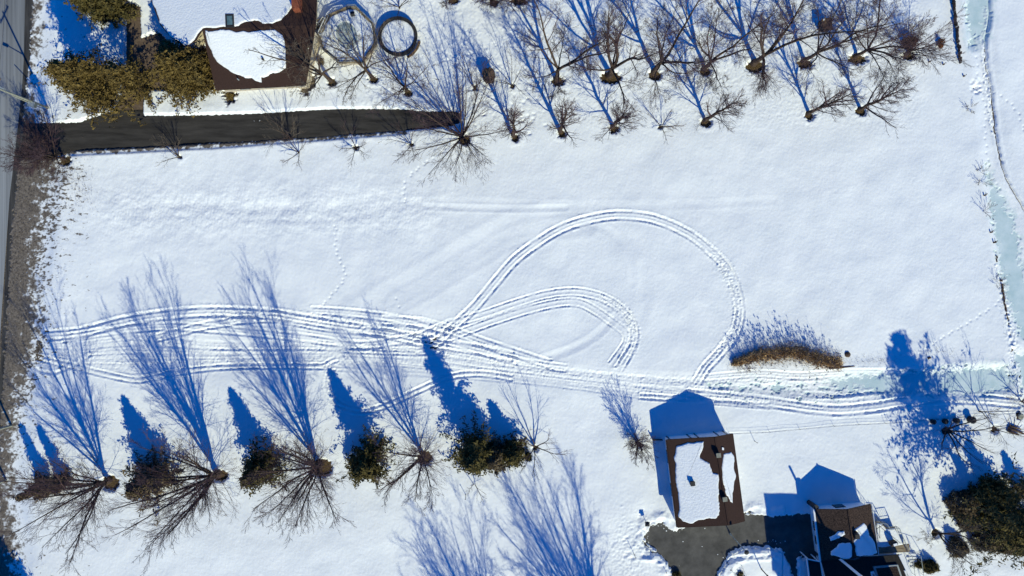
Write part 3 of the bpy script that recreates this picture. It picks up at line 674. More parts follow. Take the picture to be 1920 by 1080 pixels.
bare_tree(124,303,9,3.6,'oak',109,'bare tree at the junction of the driveway and the roadside verge', lean=(-0.10,-0.04))
bare_tree(108,300,6,2.2,'vase',110,'smaller brushy bare tree just left of the one at the driveway mouth', lean=(-0.15,0.1), nst=7)
bare_tree(926,10,8,2.6,'vase',111,'bare tree on an oval melted patch at the top frame edge', group=UP, nst=5)
bare_tree(972,4,9,3.2,'oak',112,'bare tree with a dark root flare at the top frame edge, right of another', group=UP)
bare_tree(850,0,9,3.0,'oak',113,'bare tree at the top frame edge above the round pool', group=UP)
bare_tree(752,20,6,2.2,'small',114,'thin bare tree growing behind the round pool', group=UP, nst=6, tr=0.1)
bare_tree(955,1290,21,6.2,'vase',115,'tall bare tree beyond the lower frame edge whose fan shadow lies left', group=LO, nst=17, dens=1.15)
bare_tree(1150,1250,23,7.2,'vase',116,'tall bare tree beyond the lower frame edge whose fan shadow lies right', group=LO, nst=20, dens=1.2)
bare_tree(1835,775,9,2.2,'small',117,'thin bare tree by the ice at the creek end of the ditch', group='saplings', nst=3, tr=0.1)

# ------------------------------------------------------------------ evergreens
def leaves(C, N, size, rng, flat=0.5):
    """triangles of random tilt round the centres C (n,3); N per centre"""
    P = np.repeat(C, N, axis=0)+rng.normal(0, size*0.55, (len(C)*N, 3))
    a = rng.normal(size=P.shape); a[:, 2] *= flat; a /= np.linalg.norm(a, axis=1)[:, None]
    c = rng.normal(size=P.shape); c -= (c*a).sum(1)[:, None]*a; c /= np.linalg.norm(c, axis=1)[:, None]
    s = size*rng.uniform(0.6, 1.4, (len(P), 1))
    V_ = np.stack([P-a*s*0.7-c*s*0.30, P-a*s*0.7+c*s*0.30, P+a*s*0.9], 1).reshape(-1, 3)
    V_[:, 2] = np.maximum(V_[:, 2], 0.06)
    return V_, np.arange(len(V_), dtype=np.int32).reshape(-1, 3)
def evergreen(px, py, h, R_, label, leaf='dark_leaf', seed=1, zb=0.3, power=0.9, nb=150, per=9, size=0.29, sq=(1, 1), name='evergreen_tree', cat='tree', tr=None, lobes=0.18, group=None, ragged=0.3, ntri=5):
    h *= 0.82; zb *= 0.9; rng = np.random.default_rng(seed); base = b(px, py); o = empty(name, base, label, cat, group)
    z = zb+(h-zb)*rng.random(nb)**1.15; az = rng.random(nb)*6.283
    prof = ((h-z)/(h-zb))**power*np.clip((z-zb)/(0.12*h)+0.55, 0, 1)
    L = R_*prof*(1+0.22*np.sin(z*2.3+az*2+seed*1.7)+lobes*np.sin(az*3+seed)+lobes*0.6*np.sin(az*5+2*seed))*(1+rng.normal(0, ragged, nb))
    t = np.tile(np.linspace(0.18, 1.0, per), (nb, 1))**0.8
    cx = base.x+np.cos(az)[:, None]*L[:, None]*t*sq[0]; cy = base.y+np.sin(az)[:, None]*L[:, None]*t*sq[1]
    cz = z[:, None]+0.16*L[:, None]*t*(1-t)*2+rng.normal(0, 0.08, t.shape)
    C = np.stack([cx, cy, cz], -1).reshape(-1, 3)
    V_, F_ = leaves(C, ntri, size, rng)
    mesh_np('crown', V_, F_, M[leaf], o)
    tr = tr or h*0.018+0.05
    segs = [(base.x, base.y, -0.02, base.x, base.y, h*0.95, tr, tr*0.15, 0)]
    for i in range(0, nb, 4):
        segs.append((base.x, base.y, float(z[i]), float(cx[i, -1]), float(cy[i, -1]), float(cz[i, -1]), 0.035, 0.012, 1))
    V_, F_ = tubes(segs); mesh_np('trunk', V_, F_, M['bark'], o)
    return o
LE = 'evergreens in the lower left row'
evergreen(303,892,9.5,3.0,'grey-brown evergreen, veiled by twigs, between the two leftmost tall bare trees','brown_leaf',1,group=LE, nb=210)
evergreen(503,872,9.5,2.7,'dark evergreen between the second and third tall bare trees','dark_leaf',2,group=LE, nb=200)
evergreen(697,856,10.5,2.85,'roundest dark evergreen between the third and fourth tall bare trees','dark_leaf',3,group=LE, nb=210)
evergreen(893,838,13.0,2.9,'wide dark conifer with the longest jagged shadow of the lower left row','dark_leaf',4,group=LE, nb=230, ragged=0.38)
evergreen(962,844,6.0,2.0,'smaller dark evergreen touching the right side of the wide conifer','dark_leaf',5,group=LE)
evergreen(925,852,6.5,1.9,'brown thinning evergreen wedged between the two dark conifers','brown_leaf',6,group=LE, nb=160)
evergreen(124,898,6.5,1.0,'slim brown evergreen left of the leftmost tall bare tree','brown_leaf',7,group=LE, nb=80)
evergreen(94,908,7.0,1.15,'ragged brown evergreen at the edge of the roadside verge','brown_leaf',8,group=LE, nb=90)
evergreen(60,1165,12,3.0,'dark conifer beyond the lower left frame corner','dark_leaf',9, nb=280)
evergreen(95,1190,8,2.2,'smaller conifer beyond the lower left frame corner','dark_leaf',10, nb=200)
# front garden, upper left
evergreen(212,12,12,3.3,'large round dark green conifer at the top edge by the front garden','dark_leaf',11,nb=420, lobes=0.06, power=0.55, ragged=.1)
evergreen(194,170,11.5,3.7,'big olive-brown arborvitae beside the road in the front garden','olive_leaf',12,nb=330, sq=(1.1,0.95), lobes=0.2, power=0.55, ragged=0.25, size=.26)
evergreen(276,172,10.5,2.9,'loose olive arborvitae hanging over the brown garden path','olive_leaf',13,nb=140, sq=(1.1,1.2), lobes=0.3, ragged=0.35, power=0.65, per=7, size=.25)
evergreen(366,148,9.6,3.9,'olive-brown arborvitae against the left side of the brown-roofed house','olive_leaf',14,nb=380, lobes=0.14, power=0.55, ragged=.22, size=.27)
evergreen(216,190,4.6,2.0,'sparse small arborvitae with snow showing through beside the driveway','olive_leaf',15,nb=60, ragged=0.35, per=5, size=.2)
# right hand garden
def bush(px, py, rx, ry, hh, label, leaf, seed, n=900, size=0.2, name='bush', ntri=4, zmin=0.1, group=None):
    rng = np.random.default_rng(seed); base = b(px, py); o = empty(name, base, label, 'bush', group)
    u = rng.random(n)*6.283; v = rng.random(n)**0.6; v = np.arcsin(np.clip(rng.random(n), 0, 1))
    k = (0.72+0.28*rng.random(n)**0.5)*(1+0.12*np.sin(3*u+seed)+0.08*np.sin(7*u+seed*2)+rng.normal(0, .05, n))
    C = np.stack([base.x+rx*S*np.cos(u)*np.cos(v)*k, base.y+ry*S*np.sin(u)*np.cos(v)*k, zmin+hh*np.sin(v)*k], -1)
    V_, F_ = leaves(C, ntri, size, rng); mesh_np('foliage', V_, F_, M[leaf], o)
    R = random.Random(seed); segs = []
    for i in range(9):
        a = R.random()*6.283
        limb(R, segs, (base.x, base.y, 0.0), norm((math.cos(a)*.8, math.sin(a)*.8, 1)), hh*0.9, 0.05, 2, 3, [0, 0, 4], 0.1, 0, 0.5)
    V_, F_ = tubes(segs); mesh_np('stems', V_, F_, M['bark'], o)
    return o
BR = 'brown clipped bushes by the crooked tree'
bush(1795,942,26,27,2.6,'olive-brown domed bush, uppermost of the domed bushes','brown_leaf',31,1500,.17,group=BR)
bush(1808,975,22,16,1.8,'brown domed bush tucked under the uppermost dome','brown_leaf',32,800,.17,group=BR)
bush(1788,1022,17,19,2.0,'small brown domed bush at the foot of the crooked tree','brown_leaf',33,900,.16,group=BR)
bush(1845,1008,32,22,2.2,'long low brown bush right of the small dome','brown_leaf',34,1300,.17,group=BR)
bush(1885,1018,28,20,2.0,'low brown bush at the right frame edge','brown_leaf',35,1000,.17,group=BR)
evergreen(1822,925,5.0,1.6,'narrow dark evergreen at the upper left of the dense thicket','dark_leaf',36,nb=110, size=.22)
evergreen(1852,915,6.0,1.9,'bushy olive-dark evergreen in the upper middle of the thicket','dark_leaf',37,nb=140)
evergreen(1908,912,4.5,1.6,'thin grey-green evergreen with snow behind it at the right edge','brown_leaf',39,nb=80, ragged=.35, size=.2)
evergreen(1858,962,4.8,2.4,'yellow-green evergreen in the lower part of the thicket','yellow_leaf',40,nb=170)
evergreen(1903,985,5.4,2.8,'golden-green evergreen at the lower right of the thicket','yellow_leaf',42,nb=200)
evergreen(1826,946,20.5,4.9,'towering pine rising out of the thicket with the longest shadow','dark_leaf',41,zb=6.0,nb=190, power=0.62, per=8, size=.32, ragged=.35, lobes=.3, name='pine_tree', tr=0.34)
bush(1700,84,11,11,1.5,'rust coloured leafy bush at the rightmost tree of the long upper row','rust_leaf',44,900,.15)
bush(1759,84,4,9,1.0,'small rusty shrub right of the rust coloured bush','rust_leaf',45,160,.15)
bush(1738,1058,14,12,1.5,'round dark evergreen bush with snow on it beside the stairs','dark_leaf',46,900,.15)
bush(1716,1053,9,8,1.3,'smaller dark evergreen bush right against the stairs','dark_leaf',47,400,.15)
bush(604,118,5,5,0.9,'tiny brown shrub under the deck corner','brown_leaf',48,150,.14)

# ------------------------------------------------------------------ buildings
def plane(a, c, d):
    a, c, d = Vector(a), Vector(c), Vector(d); n = (c-a).cross(d-a).normalized()
    return (a, n if n.z > 0 else -n)
def on(pl, px, py, lift=0.0):
    """point of a roof plane seen at a photo pixel"""
    a, n = pl; C = Vector((0, 0, H)); D = b(px, py)-C
    t = (a+Vector((0, 0, lift))-C).dot(n)/D.dot(n); return C+D*t
def zon(pl, x, y):
    a, n = pl; return a.z-((x-a.x)*n.x+(y-a.y)*n.y)/n.z
def snow_patch(pl, poly, parent, th=0.16, seed=1, jag=0.07, lift=0.0, mat_='roof_snow', px_pts=True):
    P = [on(pl, x, y, lift) for x, y in poly] if px_pts else [Vector(q) for q in poly]
    R = random.Random(seed); pts = []
    for i in range(len(P)):
        a, c = P[i], P[(i+1) % len(P)]; n = max(1, int((c-a).length/0.22))
        for k in range(n):
            q = a.lerp(c, k/n); pts.append(Vector((q.x, q.y, 0)))
    for ax in (0, 1):
        jj = [R.gauss(0, jag*2.0) for _ in pts]; m_ = len(pts)
        for i in range(m_): pts[i][ax] += (jj[i-2]+jj[i-1]*1.5+jj[i]*2+jj[(i+1) % m_]*1.5+jj[(i+2) % m_])/7+jj[i]*0.12
    n = len(pts); area = sum(pts[i].x*pts[(i+1) % n].y-pts[(i+1) % n].x*pts[i].y for i in range(n))
    if area < 0: pts = pts[::-1]
    mb = MB(); cen = sum(pts, Vector((0, 0, 0)))/n; vs = []
    rings = ((0.0, 0.012), (0.03, th*0.55), (0.12, th*0.9), (0.30, th))
    nrm = []
    for i in range(n):
        d = pts[(i+2) % n]-pts[i-2]; nrm.append(Vector((-d.y, d.x, 0)).normalized())
    for ins, zz in rings:
        for i in range(n):
            q = pts[i]+nrm[i]*ins; vs.append((q.x, q.y, zon(pl, q.x, q.y)+lift+zz))
    fs = []
    for r in range(len(rings)-1):
        for i in range(n): fs.append((r*n+i, r*n+(i+1) % n, (r+1)*n+(i+1) % n, (r+1)*n+i))
    fs.append(tuple(range((len(rings)-1)*n, len(rings)*n)))
    return mb.add(vs, fs).build('snow_cover', M[mat_], parent)
def walls(mb, foot, zf, z0=-0.05):
    """closed wall ring over footprint points; top height from zf(x, y)"""
    n = len(foot)
    for i in range(n):
        a, c = foot[i], foot[(i+1) % n]; k = 8
        for j in range(k):
            p = (a[0]+(c[0]-a[0])*j/k, a[1]+(c[1]-a[1])*j/k); q = (a[0]+(c[0]-a[0])*(j+1)/k, a[1]+(c[1]-a[1])*(j+1)/k)
            mb.add([(p[0], p[1], z0), (q[0], q[1], z0), (q[0], q[1], zf(*q)), (p[0], p[1], zf(*p))], [(0, 1, 2, 3)])
def inset(pts, d): return grow_poly([(p[0], p[1]) for p in pts], -d)
def facing_box(mb, p, q, z0, z1, out, t):
    """upright panel between ground points p and q, t thick, standing proud by out"""
    p = Vector((p[0], p[1], 0)); q = Vector((q[0], q[1], 0)); d = (q-p).normalized(); nn = Vector((-d.y, d.x, 0))
    a = p+nn*out; c = q+nn*out; e = nn*t
    mb.add([a+Vector((0,0,z0)), c+Vector((0,0,z0)), c+Vector((0,0,z1)), a+Vector((0,0,z1)), a+e+Vector((0,0,z0)), c+e+Vector((0,0,z0)), c+e+Vector((0,0,z1)), a+e+Vector((0,0,z1))],
           [(0,1,2,3),(5,4,7,6),(4,0,3,7),(1,5,6,2),(3,2,6,7),(4,5,1,0)])
def window(parent, p, q, z0, z1, out):
    f = MB(); facing_box(f, p, q, z0, z1, out, 0.05); fo = f.build('window', M['white'], parent)
    p = Vector(p); q = Vector(q); d = (q-p)
    gl = MB(); facing_box(gl, p+d*0.08, q-d*0.08, z0+0.08, z1-0.08, out+0.02, 0.04)
    gl.build('pane', M['glass'], fo) if False else None
    o = gl.build('pane', M['glass'], None); o.parent = fo; o.location = -Vector(parent.location)
    return fo
def gable(name, label, TL, TR, BR_, BL, RT, RB, roofm, wallm, over=0.45, cat='building', th=0.18):
    """roof corners and ridge ends as (px, py, height) seen in the photo"""
    P = {k: g(*v) for k, v in dict(TL=TL, TR=TR, BR=BR_, BL=BL, RT=RT, RB=RB).items()}
    cen = (P['TL']+P['TR']+P['BR']+P['BL'])/4
    o = empty(name, (cen.x, cen.y, 0), label, cat)
    LP = plane(P['TL'], P['RT'], P['BL']); RP = plane(P['TR'], P['RT'], P['BR'])
    P['RB'] = Vector((P['RB'].x, P['RB'].y, zon(LP, P['RB'].x, P['RB'].y)))
    mb = MB(); mb.slab([P['TL'], P['RT'], P['RB'], P['BL']], th)
    P['BR'].z = zon(RP, P['BR'].x, P['BR'].y)
    mb.slab([P['RT'], P['TR'], P['BR'], P['RB']], th)
    ro = mb.build('roof', roofm, o)
    foot = inset([P['TL'], P['TR'], P['BR'], P['BL']], over)
    if sum(foot[i][0]*foot[(i+1) % 4][1]-foot[(i+1) % 4][0]*foot[i][1] for i in range(4)) < 0: pass
    zf = lambda x, y: min(zon(LP, x, y), zon(RP, x, y))-th+0.02
    wm = MB(); walls(wm, foot, zf); wm.build('wall', wallm, o)
    return o, P, LP, RP, foot, ro
def sub_part(mb, name, m, ro, root):
    """grandchild: mesh under a part whose origin is the thing's origin"""
    o = mb.build(name, m, root); o.parent = ro; return o

# ---- garage with brown roof, lower middle
ga, P, LP, RP, foot, ro = gable('garage', 'garage with chocolate brown shingle roof half covered by two snow sheets', (1251,825,3.05), (1374,814,3.15), (1396,977,3.15), (1271,989,3.05), (1341,820,4.25), (1366,984,4.25), M['roof'], M['white'], over=0.22)
Z28 = lambda l: [(1140+x/2.842, 700+y/2.842) for x, y in l]
s1 = snow_patch(LP, Z28([(365,385),(420,366),(515,362),(516,392),(492,430),(492,450),(510,464),(550,480),(558,530),(585,535),(592,600),(597,700),(592,752),(575,775),(540,778),(500,775),(440,795),(400,790),(384,765),(378,700),(370,650),(368,590),(360,520),(352,440)]), ga, seed=3)
s2 = snow_patch(RP, Z28([(655,415),(668,440),(677,550),(666,640),(668,685),(650,680),(625,640),(612,570),(602,500),(615,440)]), ga, seed=4)
snow_patch(RP, Z28([(608,392),(618,395),(617,408),(608,406)]), ga, seed=5, jag=0.02)
courses = True
rid = MB().beam(P['RT']+Vector((0,0,.04)), P['RB']+Vector((0,0,.04)), 0.22, 0.05); sub_part(rid, 'ridge_cap', M['roof'], ro, ga)
for (x, y), pl in (((1345,852), RP), ((1357,934), RP), ((1297,905), LP)):
    c = on(pl, x, y); v = MB().box((c.x, c.y, c.z+0.22), (0.50, 0.50, 0.5), 0.12); vo = sub_part(v, 'roof_vent', M['dark'], ro, ga)
    c2 = c
    cap = MB().box((c2.x, c2.y, c2.z+0.55), (0.56, 0.56, 0.06), 0.12).build('vent_cap', M['pole'] if (x, y) != (1297, 905) else M['dark'], ga)
# fascia boards and gutter
fm = MB()
for a, c in (('TL', 'BL'), ('TR', 'BR'), ('TL', 'RT'), ('RT', 'TR'), ('BL', 'RB'), ('RB', 'BR')):
    d = (P[c]-P[a]).normalized(); out = Vector((d.y, -d.x, 0))
    cm = (P['TL']+P['BR'])/2; mid_ = (P[a]+P[c])/2
    if (mid_-cm).dot(out) < 0: out = -out
    fm.beam(P[a]+out*0.035-Vector((0,0,.10)), P[c]+out*0.035-Vector((0,0,.10)), 0.05, 0.20)
fm.build('fascia', M['roof'], ga)
TLf, TRf, BRf, BLf = foot
def along(a, c, t): return (a[0]+(c[0]-a[0])*t, a[1]+(c[1]-a[1])*t)
def wall_item(kind, root, a, c, t0, t1, z0, z1, outdir):
    p = Vector((*along(a, c, t0), 0)); q = Vector((*along(a, c, t1), 0)); d = (q-p).normalized(); nn = Vector((-d.y, d.x, 0))
    if nn.dot(Vector((*outdir, 0))) < 0: p, q = q, p
    if kind == 'window':
        fr = MB(); facing_box(fr, p, q, z0, z1, 0.0, 0.06); fo = fr.build('window', M['dark'], root)
        d = q-p; gl = MB(); facing_box(gl, p+d*0.07, q-d*0.07, z0+0.09, z1-0.09, 0.062, 0.012)
        go = gl.build('pane', M['glass'], root); go.parent = fo
    elif kind == 'door':
        fr = MB(); facing_box(fr, p, q, z0, z1, 0.0, 0.07); fo = fr.build('door', M['grey'], root)
        k = p.lerp(q, 0.85); h_ = MB().box((k.x+nn.x*0.1, k.y+nn.y*0.1, 1.0), (0.1, 0.1, 0.12)).build('handle', M['dark'], root); h_.parent = fo
    return fo
for t0, t1 in ((0.03, 0.055), (0.36, 0.38), (0.48, 0.50), (0.80, 0.82), (0.95, 0.97)): wall_item('window', ga, TLf, TRf, t0, t1, 0.2, 2.6, (0, 1))  # narrow dark strips added for the gaps between white wall panels, not real windows
for t0, t1 in ((0.15, 0.30), (0.55, 0.70)): wall_item('window', ga, TLf, BLf, t0, t1, 0.9, 2.2, (-1, 0))
wall_item('door', ga, TRf, BRf, 0.2, 0.29, 0, 2.1, (1, 0))
for t0, t1 in ((0.08, 0.45), (0.53, 0.90)): wall_item('door', ga, BLf, BRf, t0, t1, 0, 2.3, (0, -1))
gt = MB(); gt.beam(P['TL']+Vector((-0.12, 0, -.12)), P['BL']+Vector((-0.12, 0, -.12)), 0.12, 0.12); gt.build('gutter', M['roof'], ga)
snow_patch((P['TL']+Vector((0, 0, 0)), Vector((0, 0, 1))), [], ga) if False else None

# ---- house with dark shingles, lower right
hb, P, LP, RP, foot, ro = gable('house', 'house with dark mottled shingle roof, white left fascia and blue-shaded snow patches', (1528,955,2.55), (1633,945,2.45), (1646,1040,2.45), (1540,1052,2.55), (1590,955,4.05), (1603,1045,4.05), M['roof2'], M['white'])
Z42 = lambda l: [(1420+x/4.154, 820+y/4.154) for x, y in l]
snow_patch(RP, Z42([(752,715),(825,660),(850,690),(880,760),(915,830),(928,905),(860,918),(800,930),(772,925),(760,880),(765,850),(742,815),(760,780),(775,740)]), hb, seed=7)
snow_patch(LP, Z42([(715,818),(722,850),(730,900),(735,935),(720,950),(640,938),(575,928),(572,880),(620,832)]), hb, seed=8)
snow_patch(LP, Z42([(565,770),(620,732),(680,725),(682,755),(640,795),(580,805)]), hb, seed=9)
c = on(RP, 1603, 1003); v = MB().box((c.x, c.y, c.z+0.3), (0.55, 0.55, 0.8), 0.1); sub_part(v, 'roof_vent', M['dark'], ro, hb)
for a, cc, sh in (('TL', 'BL', -1), ('TR', 'BR', 1)):
    fm = MB(); fm.beam(P[a]+Vector((sh*0.13, 0, -.06)), P[cc]+Vector((sh*0.13, 0, -.06)), 0.20 if sh < 0 else 0.06, 0.16).build('fascia', M['white'], hb)
rid = MB().beam(P['RT']+Vector((0,0,.04)), P['RB']+Vector((0,0,.04)), 0.2, 0.05); sub_part(rid, 'ridge_cap', M['roof2'], ro, hb)
TLf, TRf, BRf, BLf = foot
wall_item('window', hb, TLf, TRf, 0.40, 0.60, 0.7, 1.9, (0, 1)); wall_item('window', hb, TLf, BLf, 0.3, 0.5, 0.7, 1.9, (-1, 0))
wall_item('window', hb, TLf, BLf, 0.62, 0.8, 0.7, 1.9, (-1, 0)); wall_item('door', hb, TRf, BRf, 0.55, 0.72, 0.2, 2.1, (1, 0))
dp = MB().tube((P['TL'].x+.15, P['TL'].y+.25, 0), (P['TL'].x+.15, P['TL'].y+.25, 2.6), 0.28, 0.34, 10); dp.build('chimney', M['dark'], hb)
# low black wing with skylight (same house) and tall block beyond the frame
lw = MB(); q = [g(1540,1052,2.25), g(1687,1040,2.25), g(1722,1120,2.25), g(1560,1120,2.25)]
lw.slab(q, 0.2); lw.build('wing_roof', M['roofd'], hb)
wm = MB(); walls(wm, inset(q, 0.35), lambda x, y: 2.07); wm.build('wing_wall', M['white'], hb)
sk = MB(); c0 = [g(1638,1063,2.5), g(1684,1059,2.5), g(1698,1100,2.5), g(1650,1100,2.5)]
sk.slab(c0, 0.25); sko = sk.build('roof_hatch', M['grey'], hb)
sk = MB(); cc = [c0[0].lerp(c0[2], .07)+Vector((0,0,.04)), c0[1].lerp(c0[3], .07)+Vector((0,0,.04)), c0[2].lerp(c0[0], .07)+Vector((0,0,.04)), c0[3].lerp(c0[1], .07)+Vector((0,0,.04))]
sk.slab(cc, 0.03)
for i in range(1, 12):
    a = cc[0].lerp(cc[3], i/12)+Vector((0,0,.02)); e = cc[1].lerp(cc[2], i/12)+Vector((0,0,.02)); sk.beam(a, e, 0.08, 0.04)
k = sk.build('slats', M['roof2'], hb); k.parent = sko
eb = MB().beam(g(1688,1040,2.35), g(1712,1090,2.35), 0.5, 0.15); eb.build('eave_board', M['white'], hb)
snow_patch((Vector((0, 0, 2.25)), Vector((0, 0, 1))), [(1700,1068),(1711,1095),(1720,1118),(1714,1119),(1700,1085),(1695,1070)][::1], hb, 0.1, 10, 0.03)
snow_patch((Vector((0, 0, 2.25)), Vector((0, 0, 1))), [(1632,1072),(1638,1070),(1644,1082),(1648,1100),(1640,1100)], hb, 0.1, 11, 0.03)
tb = MB(); q = [b(1522,1112), b(1678,1112), b(1694,1250), b(1537,1250)]
tb.slab([p+Vector((0,0,10.0)) for p in q], 10.05); tb.build('tall_block', M['white'], hb)
tr_ = MB(); cm = (q[0]+q[1]+q[2]+q[3])/4
q2 = [p+(p-cm).normalized()*0.3+Vector((0,0,10.12)) for p in q]; ap = cm+Vector((0,0,10.8))
tr_.add([*q2, ap], [(1,0,4),(2,1,4),(3,2,4),(0,3,4),(0,1,2,3)]); tr_.build('tall_roof', M['roof2'], hb)
wp = MB().tube(b(1553,1030,0.0)+Vector((0,0,2.2)), b(1553,1030,8.6), 0.16, 0.16, 10); wo_ = wp.build('vent_pipe', M['white'], hb)
# entrance at the left of the wing
pr = MB(); q = [g(1513,1048,2.4), g(1538,1053,2.4), g(1548,1120,2.4), g(1522,1120,2.4)]
pr.slab(q, 0.12); pr.build('porch_roof', M['roofd'], hb)
pr = MB(); 
for i in range(4): pr.beam(q[i], q[(i+1) % 4], 0.12, 0.2)
pr.build('porch_edge', M['white'], hb)
for p in q: MB().box((p.x+(0.15 if p.x < q[1].x-.5 else -0.15), p.y, 1.15), (0.12, 0.12, 2.3)).build('porch_post', M['white'], hb)

# ---- back deck with rails and steps
dk = empty('back_deck', b(1665,1000), 'small snow-covered back deck with thin metal railings beside the dark-roofed house', 'deck')
HD = 1.1
q = [g(1642,978,HD), g(1655,980,HD), g(1662,990,HD), g(1678,988,HD), g(1686,1006,HD), g(1695,1024,HD), g(1645,1030,HD)]
MB().slab(q, 0.15).build('platform', M['deck'], dk)
snow_patch((Vector((0,0,HD)), Vector((0,0,1))), [(1643,980),(1654,982),(1661,992),(1677,990),(1685,1006),(1693,1022),(1646,1026)], dk, 0.14, 12, 0.03)
def railing(parent, pts, z, hh=0.95, r=0.03, nb_=5, m='white', closed=False):
    mb = MB(); n = len(pts)
    for i in range(n if closed else n-1):
        a, c = Vector(pts[i]), Vector(pts[(i+1) % n]); a.z = z; c.z = z
        mb.beam(a+Vector((0,0,hh)), c+Vector((0,0,hh)), 0.07, 0.05); mb.beam(a+Vector((0,0,.15)), c+Vector((0,0,.15)), 0.04, 0.04)
        for k in range(nb_+1):
            p = a.lerp(c, k/nb_); mb.tube(p, p+Vector((0,0,hh)), r if k in (0, nb_) else r*0.5, n=5)
    return mb.build('railing', M[m], parent)
railing(dk, [g(1643,976,HD), g(1656,978,HD), g(1662,988,HD), g(1679,986,HD), g(1687,1006,HD), g(1696,1026,HD)], HD, m='grey')
st = MB(); st.beam(g(1645,1031,HD+.02), g(1705,1027,HD+.02), 1.0, 0.12); st.build('beam', M['deck'], dk)
for x, y in ((1645,982),(1676,992),(1693,1022),(1648,1024)):
    p = g(x, y, HD); MB().box((p.x, p.y, HD/2-.1), (.12, .12, HD-.2)).build('post', M['deck'], dk)
bb = empty('barbecue', b(1672,1015), 'covered brown barbecue on the small back deck', 'barbecue')
c = g(1674,1018,HD+.5); MB().box((c.x, c.y, c.z), (0.75, 0.5, 0.7), 0.3).build('cover', M['wood'], bb)
MB().tube((c.x-.35, c.y, c.z+.35), (c.x+.35, c.y+.1, c.z+.35), 0.24, n=10).build('hood', M['dark'], bb)
MB().box((c.x, c.y, c.z+.62), (.5, .3, .06), .3).build('snow_cap', M['roof_snow'], bb)
sw = empty('garden_swing', b(1648,975), 'thin metal tripod frame standing on the back deck', 'frame')
mb = MB()
for a, c in (((1645,985),(1642,968)), ((1662,990),(1642,968)), ((1650,1012),(1649,985)), ((1643,992),(1655,985)), ((1655,985),(1664,990))):
    p = g(*a, HD); q_ = g(*c, HD+1.5); mb.tube(p, q_, 0.03, n=5)
mb.build('frame', M['dark'], sw)
sp = empty('stairs', b(1712,1060), 'white stairs with metal handrails between the black roof and the dark bushes', 'stairs')
mb = MB()
for i in range(8):
    p = g(1711+i*0.9, 1040+i*6, 1.1-i*0.13); mb.box((p.x, p.y, p.z), (1.0, 0.27, 0.06), -0.05)
mb.build('tread', M['white'], sp)
mb = MB()
for sx in (-.55, .55):
    a = g(1711,1037,1.1)+Vector((sx,0,0)); c = g(1718,1085,.15)+Vector((sx,0,0))
    mb.tube(a+Vector((0,0,.9)), c+Vector((0,0,.9)), .035, n=6)
    for k in range(5): p = a.lerp(c, k/4); mb.tube(p, p+Vector((0,0,.9)), .025, n=5)
mb.tube(g(1711,1036,2.0), g(1729,1034,1.6), .03, n=5); mb.tube(g(1729,1034,1.6), g(1733,1046,.2), .03, n=5)
mb.build('handrail', M['grey'], sp)

# ---- big house, upper left: south slope and larger north part
h1 = empty('house', b(470,60), 'large house with brown roof under smooth snow, skylight and cream front eave', 'house')
RLh, EH = 4.5, 2.9
A_ = g(379,56,RLh); B_ = g(592,46,RLh); C_ = g(573,160,EH); D_ = g(404,169,EH)
SP = plane(A_, B_, D_); C_.z = zon(SP, C_.x, C_.y)
NW = g(284,-60,3.9); NPn = plane(A_, B_, g(430,-60,3.6))
mb = MB(); mb.slab([A_, B_, C_, D_], 0.2)
npx = [(379,56),(592,46),(596,-60),(284,-60),(284,2),(300,46),(320,70),(346,88),(366,76)]
mb.slab([on(NPn, x, y) for x, y in npx], 0.2); ro = mb.build('roof', M['roof'], h1)
wm = MB(); f1 = inset([A_, B_, C_, D_], 0.62); walls(wm, f1, lambda x, y: min(zon(SP, x, y), zon(NPn, x, y))-0.18)
f2 = inset([on(NPn, x, y) for x, y in npx], 1.3); walls(wm, f2, lambda x, y: min(zon(NPn, x, y), zon(SP, x, y))-0.18)
wm.build('wall', M['siding'], h1)
Z4 = lambda l: [(360+x/4, y/4) for x, y in l]
snow_patch(SP, Z4([(98,232),(200,226),(280,228),(330,238),(380,236),(430,250),(480,240),(520,225),(620,225),(680,262),(695,330),(702,420),(700,510),(640,545),(560,566),(525,572),(520,612),(470,606),(440,588),(400,586),(330,556),(280,530),(230,500),(190,465),(160,430),(130,370),(108,310)]), h1, 0.2, 13, 0.06)
snow_patch(NPn, [(286,-58),(286,0),(292,20),(301,44),(318,66),(333,78),(346,86),(358,80),(366,74),(372,64),(381,53),(412,53),(432,50),(448,48),(462,40),(476,37),(492,44),(510,46),(528,38),(540,26),(548,14),(552,0),(553,-58)], h1, 0.2, 14, 0.06)
a = on(NPn, 423,52,.25); k = MB(); c4 = [on(NPn, *p, 0.26) for p in ((422,26),(438,26),(439,50),(423,51))]; k.slab(c4, 0.3)
sk = sub_part(k, 'skylight', M['dark'], ro, h1)
k = MB(); k.slab([on(NPn, *p, 0.285) for p in ((425,29.5),(435,29.5),(436,46),(426,46.5))], 0.02); k.build('skylight_glass', M['blue_glass'], h1)
c = on(NPn, 560, 12); MB().box((c.x, c.y, c.z+0.5), (0.9, 1.7, 1.9), 0.05).build('chimney', M['brick'], h1)
c = on(SP, 495, 113); k = MB().tube((c.x, c.y, c.z), (c.x, c.y, c.z+.6), .13, n=10); sub_part(k, 'vent_pipe', M['dark'], ro, h1)
c = on(SP, 448, 150); k = MB().tube((c.x, c.y, c.z), (c.x, c.y, c.z+.5), .08, n=8); sub_part(k, 'vent_pipe', M['grey'], ro, h1)
fb = MB(); dn = Vector((0, -0.08, -0.10)); fb.beam(g(421,170,EH)+dn, C_+dn, 0.10, 0.24); fb.build('gutter', M['siding'], h1)
a, c = f1[3], f1[2]
for t0, t1 in ((0.2, 0.32), (0.5, 0.66), (0.78, 0.9)): wall_item('window', h1, a, c, t0, t1, 1.0, 2.3, (0, -1))
